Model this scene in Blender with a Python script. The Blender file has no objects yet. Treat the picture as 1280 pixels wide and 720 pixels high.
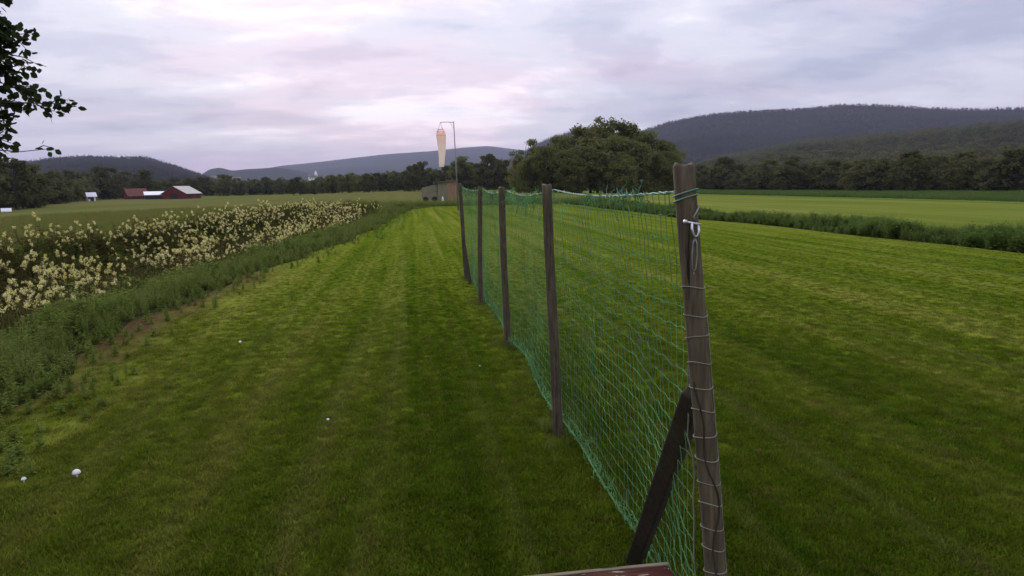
import bpy, bmesh, math, random
import numpy as np
from mathutils import Vector, Matrix, noise

random.seed(11); RNG = np.random.default_rng(11)
R = math.radians
SC = bpy.context.scene
COL = SC.collection

# ------------------------------------------------------------------ camera
CAM_H = 1.9
cd = bpy.data.cameras.new('camera'); cam = bpy.data.objects.new('camera', cd); COL.objects.link(cam)
cd.sensor_fit = 'HORIZONTAL'; cd.sensor_width = 36.0; cd.lens = 36.0*850.0/1280.0
cd.clip_start = 0.05; cd.clip_end = 40000
cam.matrix_world = (Matrix.Translation((0, 0, CAM_H)) @ Matrix.Rotation(R(-8.05), 4, 'Z')
                    @ Matrix.Rotation(R(90-8.76), 4, 'X') @ Matrix.Rotation(R(-1.0), 4, 'Z'))
SC.camera = cam

# ------------------------------------------------------------------ sky
CLOUD_SEED = 1.7
SUN_EL, SUN_AZ = 22.0, -10.0          # azimuth clockwise from +Y
W = bpy.data.worlds.new('World'); SC.world = W; W.use_nodes = True
nt = W.node_tree; nt.nodes.clear()
def N(tree, typ, **kw):
    n = tree.nodes.new(typ)
    for k, v in kw.items(): setattr(n, k, v)
    return n
def ramp(tree, stops, interp='EASE'):
    n = tree.nodes.new('ShaderNodeValToRGB'); cr = n.color_ramp; cr.interpolation = interp
    while len(cr.elements) < len(stops): cr.elements.new(0.5)
    for e, (p, c) in zip(cr.elements, stops):
        e.position = p; e.color = (c[0], c[1], c[2], 1) if not isinstance(c, (int, float)) else (c, c, c, 1)
    return n
def mth(tree, op, a, b=None, c=None, clamp=False):
    n = tree.nodes.new('ShaderNodeMath'); n.operation = op; n.use_clamp = clamp
    for i, v in enumerate((a, b, c)):
        if v is None: continue
        if isinstance(v, (int, float)): n.inputs[i].default_value = v
        else: tree.links.new(v, n.inputs[i])
    return n.outputs[0]
def vmul(tree, vec, s):
    n = tree.nodes.new('ShaderNodeVectorMath'); n.operation = 'MULTIPLY'
    tree.links.new(vec, n.inputs[0]); n.inputs[1].default_value = s
    return n.outputs[0]
def mixc(tree, f, a, b, blend='MIX'):
    n = tree.nodes.new('ShaderNodeMix'); n.data_type = 'RGBA'; n.blend_type = blend
    for idx, v in ((0, f), (6, a), (7, b)):
        if isinstance(v, (int, float)): n.inputs[idx].default_value = v
        elif isinstance(v, tuple): n.inputs[idx].default_value = (v[0], v[1], v[2], 1)
        else: tree.links.new(v, n.inputs[idx])
    return n.outputs[2]
def noise_tex(tree, vec, scale, detail=5, rough=0.5, dist=0.0):
    n = tree.nodes.new('ShaderNodeTexNoise'); n.inputs['Scale'].default_value = scale
    n.inputs['Detail'].default_value = detail; n.inputs['Roughness'].default_value = rough
    n.inputs['Distortion'].default_value = dist
    if vec is not None: tree.links.new(vec, n.inputs['Vector'])
    return n.outputs[0]

sky = N(nt, 'ShaderNodeTexSky'); sky.sky_type = 'NISHITA'; sky.sun_disc = False
sky.sun_elevation = R(SUN_EL); sky.sun_rotation = R(SUN_AZ); sky.air_density = 1.3; sky.dust_density = 0.6
tc = N(nt, 'ShaderNodeTexCoord')
sep = N(nt, 'ShaderNodeSeparateXYZ'); nt.links.new(tc.outputs['Generated'], sep.inputs[0])
zc = mth(nt, 'MAXIMUM', sep.outputs[2], 0.0)
den = mth(nt, 'ADD', zc, 0.16)
cx = mth(nt, 'DIVIDE', sep.outputs[0], den); cy = mth(nt, 'DIVIDE', sep.outputs[1], den)
cv = N(nt, 'ShaderNodeCombineXYZ'); nt.links.new(cx, cv.inputs[0]); nt.links.new(cy, cv.inputs[1]); cv.inputs[2].default_value = CLOUD_SEED
n1 = noise_tex(nt, vmul(nt, cv.outputs[0], (0.8, 1.0, 1)), 0.85, 6, 0.50, 0.35)     # big decks of cloud
n2 = noise_tex(nt, vmul(nt, cv.outputs[0], (1.0, 1.5, 1)), 2.6, 7, 0.60, 0.25)      # rolls and wisps
n3 = noise_tex(nt, vmul(nt, cv.outputs[0], (0.6, 0.8, 1)), 0.9, 3, 0.5, 0.0)      # pink tint
mixn = mth(nt, 'ADD', mth(nt, 'MULTIPLY', n1, 0.68), mth(nt, 'MULTIPLY', n2, 0.32))
S_ = 10.0
def sc_(c): return (c[0]*S_, c[1]*S_, c[2]*S_)
cl = ramp(nt, [(0.36, sc_((0.31, 0.325, 0.43))), (0.455, sc_((0.41, 0.415, 0.515))), (0.53, sc_((0.51, 0.505, 0.59))), (0.65, sc_((0.73, 0.715, 0.78)))])
nt.links.new(mixn, cl.inputs[0])
pk = ramp(nt, [(0.48, 0.0), (0.64, 0.7)]); nt.links.new(n3, pk.inputs[0])
col = mixc(nt, pk.outputs[0], cl.outputs[0], mixc(nt, 1.0, cl.outputs[0], (1.16, 0.96, 0.97), 'MULTIPLY'))
# the deck is thinner and brighter round the hidden sun and, as overcast skies are, towards the zenith
dt = N(nt, 'ShaderNodeVectorMath', operation='DOT_PRODUCT'); nt.links.new(tc.outputs['Generated'], dt.inputs[0])
dt.inputs[1].default_value = (math.sin(R(SUN_AZ))*math.cos(R(SUN_EL)), math.cos(R(SUN_AZ))*math.cos(R(SUN_EL)), math.sin(R(SUN_EL)))
glow = mth(nt, 'POWER', mth(nt, 'MAXIMUM', dt.outputs['Value'], 0.0), 10.0)
gain = mth(nt, 'ADD', mth(nt, 'MULTIPLY_ADD', glow, 0.06, 0.94), mth(nt, 'MULTIPLY', zc, 0.75))
gc = N(nt, 'ShaderNodeCombineColor'); [nt.links.new(gain, gc.inputs[i]) for i in range(3)]
col = mixc(nt, 1.0, col, gc.outputs[0], 'MULTIPLY')
col = mixc(nt, 0.95, sky.outputs[0], col)
bg = N(nt, 'ShaderNodeBackground'); bg.inputs['Strength'].default_value = 0.1
nt.links.new(col, bg.inputs['Color'])
out = N(nt, 'ShaderNodeOutputWorld'); nt.links.new(bg.outputs[0], out.inputs['Surface'])

# ------------------------------------------------------------------ sun behind the cloud deck
sd = bpy.data.lights.new('sun', 'SUN'); sd.energy = 1.5; sd.angle = R(30); sd.color = (1.0, 0.93, 0.84)
sun = bpy.data.objects.new('sun', sd); COL.objects.link(sun)
dvec = Vector((math.sin(R(SUN_AZ))*math.cos(R(SUN_EL)), math.cos(R(SUN_AZ))*math.cos(R(SUN_EL)), math.sin(R(SUN_EL))))
sun.rotation_euler = dvec.to_track_quat('Z', 'Y').to_euler(); sun.location = (-60, 80, 120)

SC.view_settings.view_transform = 'Standard'; SC.view_settings.look = 'None'
SC.view_settings.exposure = 0.62; SC.view_settings.gamma = 1.0; SC.view_settings.use_curve_mapping = False
SC.cycles.use_denoising = True
SC.cycles.max_bounces = 6; SC.cycles.diffuse_bounces = 3; SC.cycles.transmission_bounces = 4; SC.cycles.volume_bounces = 0

# ------------------------------------------------------------------ helpers
def ss(t):
    t = np.clip(t, 0, 1); return t*t*(3-2*t)
def H(x, y):
    """ground height: the airfield is level, the fields fall away gently on both sides"""
    x = np.asarray(x, float); y = np.asarray(y, float)
    off = edge_left(np.minimum(y, 57))-x
    ditch = 0.85*ss((off-.5)/2.4)*(1-ss((off-4.6)/2.2))*(1-ss((y-38)/14.0))
    return -1.5*ss((x-20)/60.0) - 1.5*ss((-14-x)/60.0) - 0.35*ss((y-80)/120.0) - ditch
def edge_left(y):
    """edge between the mown grass and the weeds"""
    ys = np.array([-10, 4, 6.5, 9, 11, 15, 25, 40, 54, 60, 62]); xs = np.array([-3.4, -3.4, -3.65, -3.95, -4.0, -3.7, -2.25, -1.2, -0.3, 2.0, 4.5])
    y = np.asarray(y, float)
    return np.interp(y, ys, xs) + 0.13*np.sin(y*1.1) + 0.08*np.sin(y*2.7+1)
def edge_right(y):
    y = np.asarray(y, float); return 14.5 + 0.15*np.sin(y*.5) - 0.25*ss((y-24)/10.0)*4
def link(o, parent=None):
    COL.objects.link(o)
    if parent is not None: o.parent = parent
    return o
def mesh_obj(name, verts, faces, mat=None, parent=None, smooth=False, linked=True):
    me = bpy.data.meshes.new(name)
    me.from_pydata([tuple(map(float, v)) for v in verts], [], [tuple(f) for f in faces]); me.update()
    if smooth: me.polygons.foreach_set('use_smooth', [True]*len(me.polygons))
    if mat is not None: me.materials.append(mat)
    o = bpy.data.objects.new(name, me)
    if linked: link(o, parent)
    return o
def tag(o, label=None, cat=None, group=None, kind=None):
    if label: o['label'] = label
    if cat: o['category'] = cat
    if group: o['group'] = group
    if kind: o['kind'] = kind
    return o
def empty(name, loc=(0, 0, 0), rz=0.0):
    o = bpy.data.objects.new(name, None); o.location = loc; o.rotation_euler = (0, 0, rz); o.empty_display_size = 0.2
    return link(o)

class MB:
    """mesh collector"""
    def __init__(s): s.v = []; s.f = []
    def quad(s, a, b, c, d):
        n = len(s.v); s.v += [a, b, c, d]; s.f.append((n, n+1, n+2, n+3))
    def box(s, lo, hi, M=None):
        n = len(s.v)
        for z in (lo[2], hi[2]):
            for x, y in ((lo[0], lo[1]), (hi[0], lo[1]), (hi[0], hi[1]), (lo[0], hi[1])):
                p = Vector((x, y, z)); s.v.append(tuple(M @ p if M else p))
        for f in ((3, 2, 1, 0), (4, 5, 6, 7), (0, 1, 5, 4), (1, 2, 6, 5), (2, 3, 7, 6), (3, 0, 4, 7)):
            s.f.append(tuple(n+i for i in f))
    def tube(s, pts, rad, seg=6, cap=True, jitter=0.0):
        pts = [Vector(p) for p in pts]; m = len(pts)
        rads = rad if hasattr(rad, '__len__') else [rad]*m
        base = len(s.v); up = Vector((0, 0, 1)); prev = None
        for i, p in enumerate(pts):
            t = (pts[min(i+1, m-1)] - pts[max(i-1, 0)])
            if t.length < 1e-9: t = Vector((0, 0, 1))
            t.normalize()
            if prev is None:
                a = t.cross(up) if abs(t.z) < 0.95 else t.cross(Vector((1, 0, 0)))
            else:
                a = prev - t*prev.dot(t)
            a.normalize(); prev = a; b = t.cross(a)
            for k in range(seg):
                an = 2*math.pi*k/seg; r = rads[i]*(1+random.uniform(-jitter, jitter))
                s.v.append(tuple(p + a*(r*math.cos(an)) + b*(r*math.sin(an))))
        for i in range(m-1):
            for k in range(seg):
                k2 = (k+1) % seg
                s.f.append((base+i*seg+k, base+i*seg+k2, base+(i+1)*seg+k2, base+(i+1)*seg+k))
        if cap and seg > 2:
            s.f.append(tuple(base+k for k in reversed(range(seg)))); s.f.append(tuple(base+(m-1)*seg+k for k in range(seg)))
    def leaf(s, p, d, nrm, L, w):
        """pointed oval leaf of 4 triangles' worth of faces"""
        d = Vector(d).normalized(); n_ = Vector(nrm); sdv = d.cross(n_)
        if sdv.length < 1e-6: sdv = d.orthogonal()
        sdv.normalize(); p = Vector(p); n = len(s.v)
        s.v += [tuple(p), tuple(p+d*L*.35+sdv*w*.5), tuple(p+d*L*.72+sdv*w*.38), tuple(p+d*L), tuple(p+d*L*.72-sdv*w*.38), tuple(p+d*L*.35-sdv*w*.5)]
        s.f.append((n, n+1, n+2, n+3)); s.f.append((n, n+3, n+4, n+5))
    def build(s, name, mat=None, parent=None, smooth=False, linked=True):
        return mesh_obj(name, s.v, s.f, mat, parent, smooth, linked)

# ------------------------------------------------------------------ materials
def mat_new(name):
    m = bpy.data.materials.new(name); m.use_nodes = True
    t = m.node_tree; b = t.nodes['Principled BSDF']; return m, t, b
def world_pos(t):
    return N(t, 'ShaderNodeNewGeometry').outputs['Position']
def bump(t, b, h, strength=0.4, dist=0.01):
    n = N(t, 'ShaderNodeBump'); n.inputs['Strength'].default_value = strength; n.inputs['Distance'].default_value = dist
    t.links.new(h, n.inputs['Height']); t.links.new(n.outputs[0], b.inputs['Normal'])
def simple(name, c, rough=0.7, metal=0.0, var=0.25, scale=6.0, bmp=0.0):
    m, t, b = mat_new(name)
    tcn = N(t, 'ShaderNodeTexCoord').outputs['Object']
    n = noise_tex(t, tcn, scale, 5, 0.6)
    r = ramp(t, [(0.3, tuple(x*(1-var) for x in c)), (0.7, tuple(min(1, x*(1+var)) for x in c))], 'LINEAR')
    t.links.new(n, r.inputs[0]); t.links.new(r.outputs[0], b.inputs['Base Color'])
    b.inputs['Roughness'].default_value = rough; b.inputs['Metallic'].default_value = metal
    b.inputs['Specular IOR Level'].default_value = 0.3
    if bmp: bump(t, b, n, bmp, 0.02)
    return m
def leafmat(name, c1, c2, trans=0.35, scale=0.0, spec=0.0):
    """two-tone foliage: varies by instance/object and by a soft world-space noise, lets light through"""
    m = bpy.data.materials.new(name); m.use_nodes = True; t = m.node_tree; t.nodes.clear()
    oi = N(t, 'ShaderNodeObjectInfo')
    f = oi.outputs['Random']
    if scale:
        n = noise_tex(t, world_pos(t), scale, 3, 0.6)
        nn = ramp(t, [(0.32, 0.0), (0.68, 1.0)], 'LINEAR'); t.links.new(n, nn.inputs[0])
        f = mth(t, 'ADD', mth(t, 'MULTIPLY', f, 0.4), mth(t, 'MULTIPLY', nn.outputs[0], 0.6))
    c = mixc(t, f, c1, c2)
    d = N(t, 'ShaderNodeBsdfDiffuse'); t.links.new(c, d.inputs[0])
    tr = N(t, 'ShaderNodeBsdfTranslucent'); t.links.new(c, tr.inputs[0])
    mx = N(t, 'ShaderNodeMixShader'); mx.inputs[0].default_value = trans
    t.links.new(d.outputs[0], mx.inputs[1]); t.links.new(tr.outputs[0], mx.inputs[2])
    o = N(t, 'ShaderNodeOutputMaterial'); t.links.new(mx.outputs[0], o.inputs[0])
    return m

def lawn_colour(t):
    """mown airfield turf: long streaks along the mowing direction, yellow and moss patches, bare earth along the weeds"""
    p = world_pos(t)
    s1 = noise_tex(t, vmul(t, p, (1.7, 0.035, 0)), 1.0, 4, 0.65)
    s2 = noise_tex(t, vmul(t, p, (0.22, 0.03, 0)), 1.0, 3, 0.5)
    pa = noise_tex(t, vmul(t, p, (1, 1, 0)), 0.55, 5, 0.6)
    pf = noise_tex(t, vmul(t, p, (1, 1, 0)), 5.0, 4, 0.65)
    r1 = ramp(t, [(0.40, (0.066, 0.118, 0.007)), (0.49, (0.120, 0.166, 0.013)), (0.60, (0.205, 0.225, 0.036))], 'LINEAR')
    f = mth(t, 'ADD', mth(t, 'MULTIPLY', s1, 0.52), mth(t, 'ADD', mth(t, 'MULTIPLY', s2, 0.33), mth(t, 'MULTIPLY', pa, 0.15)))
    t.links.new(f, r1.inputs[0])
    r2 = ramp(t, [(0.30, 0.70), (0.70, 1.25)], 'LINEAR'); t.links.new(pf, r2.inputs[0])
    c = mixc(t, 1.0, r1.outputs[0], r2.outputs[0], 'MULTIPLY')
    ps = ramp(t, [(0.53, 0.0), (0.70, 0.50)], 'LINEAR'); t.links.new(noise_tex(t, vmul(t, p, (3.2, 0.045, 0)), 1.0, 3, 0.6), ps.inputs[0])
    c = mixc(t, ps.outputs[0], c, (0.220, 0.225, 0.058))                      # pale mowing lines
    dr = ramp(t, [(0.60, 0.0), (0.74, 0.55)], 'LINEAR'); t.links.new(noise_tex(t, vmul(t, p, (1, 0.8, 0)), 1.6, 5, 0.7), dr.inputs[0])
    c = mixc(t, dr.outputs[0], c, (0.14, 0.105, 0.035))
    return c
def make_turf():
    m, t, b = mat_new('turf'); c = lawn_colour(t)
    p = world_pos(t)
    sx = N(t, 'ShaderNodeSeparateXYZ'); t.links.new(p, sx.inputs[0])
    # worn earth strip beside the weeds
    wob = noise_tex(t, vmul(t, p, (1, 1, 0)), 1.1, 4, 0.6)
    e = mth(t, 'ADD', sx.outputs[0], mth(t, 'MULTIPLY', mth(t, 'SUBTRACT', wob, 0.5), 1.6))
    c = mixc(t, 1.0, c, (.86, .86, .86), 'MULTIPLY'); er = ramp(t, [(0.15, 0.97), (0.62, 0.0)], 'LINEAR')
    t.links.new(mth(t, 'MULTIPLY_ADD', e, 0.5, 2.1), er.inputs[0])
    c = mixc(t, er.outputs[0], c, (0.085, 0.052, 0.030))
    t.links.new(c, b.inputs['Base Color']); b.inputs['Roughness'].default_value = 0.95; b.inputs['Specular IOR Level'].default_value = 0.0
    bump(t, b, noise_tex(t, vmul(t, p, (1, 1, 0)), 38.0, 4, 0.7), 0.6, 0.03)
    return m
def make_blade():
    m = bpy.data.materials.new('turf_blade'); m.use_nodes = True; t = m.node_tree; t.nodes.clear()
    c = lawn_colour(t)
    c = mixc(t, 1.0, c, (.93, .95, .95), 'MULTIPLY')
    oi = N(t, 'ShaderNodeObjectInfo')
    c = mixc(t, mth(t, 'MULTIPLY', oi.outputs['Random'], 0.22), c, (0.11, 0.150, 0.014))
    rv = N(t, 'ShaderNodeTexWhiteNoise'); rv.noise_dimensions = '1D'; t.links.new(mth(t, 'MULTIPLY', oi.outputs['Random'], 91.7), rv.inputs['W'])
    vr = ramp(t, [(0.0, 0.55), (1.0, 1.30)], 'LINEAR'); t.links.new(rv.outputs['Value'], vr.inputs[0])
    c = mixc(t, 1.0, c, vr.outputs[0], 'MULTIPLY')
    dd = ramp(t, [(0.93, 0.0), (0.95, 0.8)], 'LINEAR'); t.links.new(rv.outputs['Value'], dd.inputs[0])
    c = mixc(t, dd.outputs[0], c, (0.17, 0.125, 0.05))
    d = N(t, 'ShaderNodeBsdfDiffuse'); t.links.new(c, d.inputs[0])
    tr = N(t, 'ShaderNodeBsdfTranslucent'); t.links.new(c, tr.inputs[0])
    mx = N(t, 'ShaderNodeMixShader'); mx.inputs[0].default_value = 0.5
    t.links.new(d.outputs[0], mx.inputs[1]); t.links.new(tr.outputs[0], mx.inputs[2])
    o = N(t, 'ShaderNodeOutputMaterial'); t.links.new(mx.outputs[0], o.inputs[0])
    return m
def field_mat(name, c1, c2, c3, streak=(0.6, 0.03), patch=0.05):
    m, t, b = mat_new(name); p = world_pos(t)
    s1 = noise_tex(t, vmul(t, p, (streak[0], streak[1], 0)), 1.0, 5, 0.6)
    pa = noise_tex(t, vmul(t, p, (1, 1, 0)), patch, 5, 0.6)
    f = mth(t, 'ADD', mth(t, 'MULTIPLY', s1, 0.5), mth(t, 'MULTIPLY', pa, 0.5))
    r = ramp(t, [(0.36, c1), (0.5, c2), (0.66, c3)], 'LINEAR'); t.links.new(f, r.inputs[0])
    t.links.new(r.outputs[0], b.inputs['Base Color']); b.inputs['Roughness'].default_value = 0.95; b.inputs['Specular IOR Level'].default_value = 0.0
    bump(t, b, noise_tex(t, vmul(t, p, (1, 1, 0)), 3.0, 5, 0.7), 0.6, 0.15)
    return m
def wood_mat(name, dark, light, grain=(55, 55, 5.0), rough=0.85, crack=True):
    m, t, b = mat_new(name)
    tcn = N(t, 'ShaderNodeTexCoord').outputs['Object']
    g = noise_tex(t, vmul(t, tcn, grain), 1.0, 6, 0.65, 0.3)
    pa = noise_tex(t, tcn, 4.0, 4, 0.6)
    f = mth(t, 'ADD', mth(t, 'MULTIPLY', g, 0.65), mth(t, 'MULTIPLY', pa, 0.35))
    r = ramp(t, [(0.33, dark), (0.52, tuple((a+c)/2 for a, c in zip(dark, light))), (0.68, light)], 'LINEAR'); t.links.new(f, r.inputs[0])
    c = r.outputs[0]
    if crack:
        ck = noise_tex(t, vmul(t, tcn, (grain[0]*1.3, grain[1]*1.3, grain[2]*0.45)), 1.0, 4, 0.6)
        cr = ramp(t, [(0.33, 1.0), (0.40, 0.0)], 'LINEAR'); t.links.new(ck, cr.inputs[0])
        c = mixc(t, cr.outputs[0], c, (0.012, 0.010, 0.008))
    t.links.new(c, b.inputs['Base Color']); b.inputs['Roughness'].default_value = rough; b.inputs['Specular IOR Level'].default_value = 0.25
    bump(t, b, g, 0.5, 0.006)
    return m
def peel_mat(name, paint, bare, white):
    m, t, b = mat_new(name)
    tcn = N(t, 'ShaderNodeTexCoord').outputs['Object']
    g = noise_tex(t, vmul(t, tcn, (5, 60, 60)), 1.0, 5, 0.6)
    n = noise_tex(t, vmul(t, tcn, (9, 30, 30)), 1.0, 5, 0.7)
    r = ramp(t, [(0.40, paint), (0.60, bare)], 'LINEAR'); t.links.new(g, r.inputs[0])
    wr = ramp(t, [(0.57, 0.0), (0.63, 1.0)], 'LINEAR'); t.links.new(n, wr.inputs[0])
    t.links.new(mixc(t, wr.outputs[0], r.outputs[0], white), b.inputs['Base Color'])
    b.inputs['Roughness'].default_value = 0.95; b.inputs['Specular IOR Level'].default_value = 0.1; bump(t, b, g, 0.5, 0.005)
    return m

M = {}
M['turf'] = make_turf(); M['blade'] = make_blade()
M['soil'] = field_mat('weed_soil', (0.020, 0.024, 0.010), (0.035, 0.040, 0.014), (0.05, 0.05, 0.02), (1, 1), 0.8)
M['ground'] = field_mat('valley_ground', (0.06, 0.10, 0.02), (0.085, 0.13, 0.025), (0.12, 0.15, 0.04), (0.01, 0.01), 0.004)
M['barley'] = field_mat('ripening_crop', (0.098, 0.105, 0.030), (0.122, 0.126, 0.040), (0.150, 0.145, 0.052), (0.5, 0.02), 0.03)
M['meadow'] = field_mat('cut_meadow', (0.100, 0.135, 0.020), (0.140, 0.172, 0.030), (0.200, 0.205, 0.055), (0.55, 0.02), 0.06)
M['near_meadow'] = field_mat('rough_meadow', (0.075, 0.105, 0.018), (0.105, 0.130, 0.024), (0.145, 0.150, 0.034), (0.5, 0.06), 0.1)
M['crop'] = leafmat('dark_crop', (0.070, 0.120, 0.030), (0.105, 0.155, 0.042), 0.3, 0.15)
M['weed'] = leafmat('weed_leaf', (0.105, 0.160, 0.028), (0.235, 0.290, 0.075), 0.48, 1.1)
M['tallgrass'] = leafmat('tall_grass', (0.090, 0.130, 0.026), (0.180, 0.205, 0.060), 0.3, 0.5)
M['meadowgrass'] = leafmat('meadow_grass_blade', (0.115, 0.140, 0.032), (0.190, 0.185, 0.060), 0.35, 0.3)
M['ditchgrass'] = leafmat('ditch_grass', (0.075, 0.130, 0.026), (0.150, 0.205, 0.055), 0.35, 0.4)
M['sweetleaf'] = leafmat('meadowsweet_leaf', (0.045, 0.055, 0.016), (0.105, 0.070, 0.030), 0.3, 0.9)
M['sweetflower'] = leafmat('meadowsweet_flower', (0.66, 0.62, 0.19), (0.88, 0.84, 0.46), 0.25, 0.6)
M['treeleaf'] = leafmat('tree_leaf', (0.085, 0.100, 0.030), (0.195, 0.205, 0.072), 0.45, 0.22)
M['farleaf'] = leafmat('far_tree_leaf', (0.050, 0.062, 0.024), (0.130, 0.130, 0.054), 0.38, 0.03)
M['hillleaf'] = leafmat('hill_tree_leaf', (0.012, 0.020, 0.013), (0.048, 0.060, 0.024), 0.15, 0.006)
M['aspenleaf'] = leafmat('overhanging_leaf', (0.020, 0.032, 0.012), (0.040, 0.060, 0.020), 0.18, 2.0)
M['bark'] = wood_mat('bark', (0.030, 0.026, 0.022), (0.090, 0.080, 0.065), (9, 9, 3), crack=False)
M['hill'] = field_mat('wooded_hill', (0.014, 0.022, 0.014), (0.022, 0.032, 0.017), (0.034, 0.044, 0.022), (0.004, 0.004), 0.002)
M['farhill'] = field_mat('far_ridge', (0.020, 0.030, 0.022), (0.028, 0.038, 0.026), (0.045, 0.055, 0.034), (0.0012, 0.0012), 0.0006)
M['post'] = wood_mat('weathered_post', (0.033, 0.026, 0.016), (0.145, 0.115, 0.076))
M['brace'] = wood_mat('shaded_brace', (0.020, 0.016, 0.011), (0.060, 0.047, 0.033))  # the brace's shadow tone is put into this dark wood colour
M['stub'] = wood_mat('pale_stake', (0.13, 0.10, 0.06), (0.33, 0.26, 0.16))
M['bench'] = peel_mat('peeling_red_board', (0.050, 0.014, 0.011), (0.085, 0.036, 0.026), (0.42, 0.36, 0.29))
M['net'] = simple('net_cord', (0.090, 0.220, 0.075), 0.9, 0, 0.5, 2.2)
M['rope'] = simple('blue_green_rope', (0.15, 0.30, 0.25), 0.7, 0, 0.4, 9)
M['twine'] = simple('pale_twine', (0.20, 0.195, 0.15), 0.8, 0, 0.3, 12)
M['steel'] = simple('galvanised_steel', (0.62, 0.62, 0.63), 0.35, 0.9, 0.2, 30)
M['greysteel'] = simple('dull_steel', (0.25, 0.25, 0.24), 0.5, 0.7, 0.3, 20)

# ------------------------------------------------------------------ scatter: points with geometry-node copies (stuff)
def scatter(name, pts, variants, scale, kind='stuff', tilt=0.0):
    """variants: unlinked mesh objects; pts (n,3)"""
    n = len(pts); me = bpy.data.meshes.new(name)
    me.vertices.add(n); me.vertices.foreach_set('co', np.asarray(pts, np.float32).ravel())
    rot = np.zeros((n, 3), np.float32); rot[:, 2] = RNG.uniform(0, 6.283, n)
    if tilt: rot[:, 0] = RNG.normal(0, tilt, n); rot[:, 1] = RNG.normal(0, tilt, n)
    a = me.attributes.new('rot', 'FLOAT_VECTOR', 'POINT'); a.data.foreach_set('vector', rot.ravel())
    sc = np.asarray(scale, np.float32)*np.ones(n, np.float32)
    a = me.attributes.new('sc', 'FLOAT', 'POINT'); a.data.foreach_set('value', sc)
    a = me.attributes.new('vi', 'INT', 'POINT'); a.data.foreach_set('value', RNG.integers(0, len(variants), n).astype(np.int32))
    o = bpy.data.objects.new(name, me); link(o)
    ng = bpy.data.node_groups.new(name+'_copies', 'GeometryNodeTree')
    ng.interface.new_socket('Geometry', in_out='INPUT', socket_type='NodeSocketGeometry')
    ng.interface.new_socket('Geometry', in_out='OUTPUT', socket_type='NodeSocketGeometry')
    gi = ng.nodes.new('NodeGroupInput'); go = ng.nodes.new('NodeGroupOutput')
    iop = ng.nodes.new('GeometryNodeInstanceOnPoints'); jn = ng.nodes.new('GeometryNodeJoinGeometry')
    for v in variants:
        ob = ng.nodes.new('GeometryNodeObjectInfo'); ob.inputs['Object'].default_value = v; ob.inputs['As Instance'].default_value = True
        ng.links.new(ob.outputs['Geometry'], jn.inputs[0])
    def attr(nm, dt):
        x = ng.nodes.new('GeometryNodeInputNamedAttribute'); x.data_type = dt; x.inputs['Name'].default_value = nm; return x.outputs['Attribute']
    ng.links.new(gi.outputs[0], iop.inputs['Points']); ng.links.new(jn.outputs[0], iop.inputs['Instance'])
    iop.inputs['Pick Instance'].default_value = True
    ng.links.new(attr('vi', 'INT'), iop.inputs['Instance Index'])
    e2r = ng.nodes.new('FunctionNodeEulerToRotation'); ng.links.new(attr('rot', 'FLOAT_VECTOR'), e2r.inputs[0])
    ng.links.new(e2r.outputs[0], iop.inputs['Rotation'])
    ng.links.new(attr('sc', 'FLOAT'), iop.inputs['Scale'])
    ng.links.new(iop.outputs[0], go.inputs[0])
    md = o.modifiers.new('copies', 'NODES'); md.node_group = ng
    o['kind'] = kind
    return o

# ------------------------------------------------------------------ ground sheets
def sheet(name, xs_fn, ys, nx, dz, mat):
    """strip sheet: for each y, x runs from xs_fn(y)[0] to [1]"""
    v = []; f = []
    for y in ys:
        a, b = xs_fn(y)
        for i in range(nx+1):
            x = a+(b-a)*i/nx; v.append((x, y, float(H(x, y))+dz))
    for j in range(len(ys)-1):
        for i in range(nx):
            k = j*(nx+1)+i; f.append((k, k+1, k+nx+2, k+nx+1))
    o = mesh_obj(name, v, f, mat, smooth=True); o['kind'] = 'structure'; return o
# valley floor, one big sheet
gx = np.concatenate([-np.geomspace(9500, 30, 40), np.linspace(-20, 20, 9), np.geomspace(30, 9500, 40)])
gy = np.concatenate([-np.geomspace(2500, 30, 20), np.linspace(-20, 30, 6), np.geomspace(40, 10500, 50)])
gv = [(x, y, float(H(x, y))-(1.3 if -32 < x < 15 and -6 < y < 58 else 0.03)) for y in gy for x in gx]; nxg = len(gx)
gf = [(j*nxg+i, j*nxg+i+1, (j+1)*nxg+i+1, (j+1)*nxg+i) for j in range(len(gy)-1) for i in range(nxg-1)]
tag(mesh_obj('ground', gv, gf, M['ground'], smooth=True), kind='structure')
YS = list(np.linspace(-9, 61.5, 95))
sheet('lawn', lambda y: (float(edge_left(y)), float(edge_right(y))), YS, 24, 0.0, M['turf'])
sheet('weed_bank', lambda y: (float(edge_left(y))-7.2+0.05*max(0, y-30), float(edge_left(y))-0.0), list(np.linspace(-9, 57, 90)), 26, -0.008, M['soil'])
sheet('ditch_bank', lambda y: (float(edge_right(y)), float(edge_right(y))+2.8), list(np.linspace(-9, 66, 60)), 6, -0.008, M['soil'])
sheet('rough_meadow', lambda y: (-36.0-0.02*y, float(edge_left(min(y, 57)))-7.1+0.05*max(0, min(y, 57)-30)), list(np.linspace(-9, 66, 60)), 40, -0.012, M['near_meadow'])
sheet('crop_field', lambda y: (-150.0, -36.3-0.02*y if y < 66.2 else 30.0), [-9, 20, 40, 60, 66.1, 66.3, 75, 85, 100, 120, 150, 180, 220, 260, 300, 340], 40, -0.016, M['barley'])
sheet('cut_meadow', lambda y: (17.2, 112.0), list(np.linspace(-9, 66, 20))+[80, 100, 130, 160, 200, 250, 290], 40, -0.016, M['meadow'])

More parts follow.
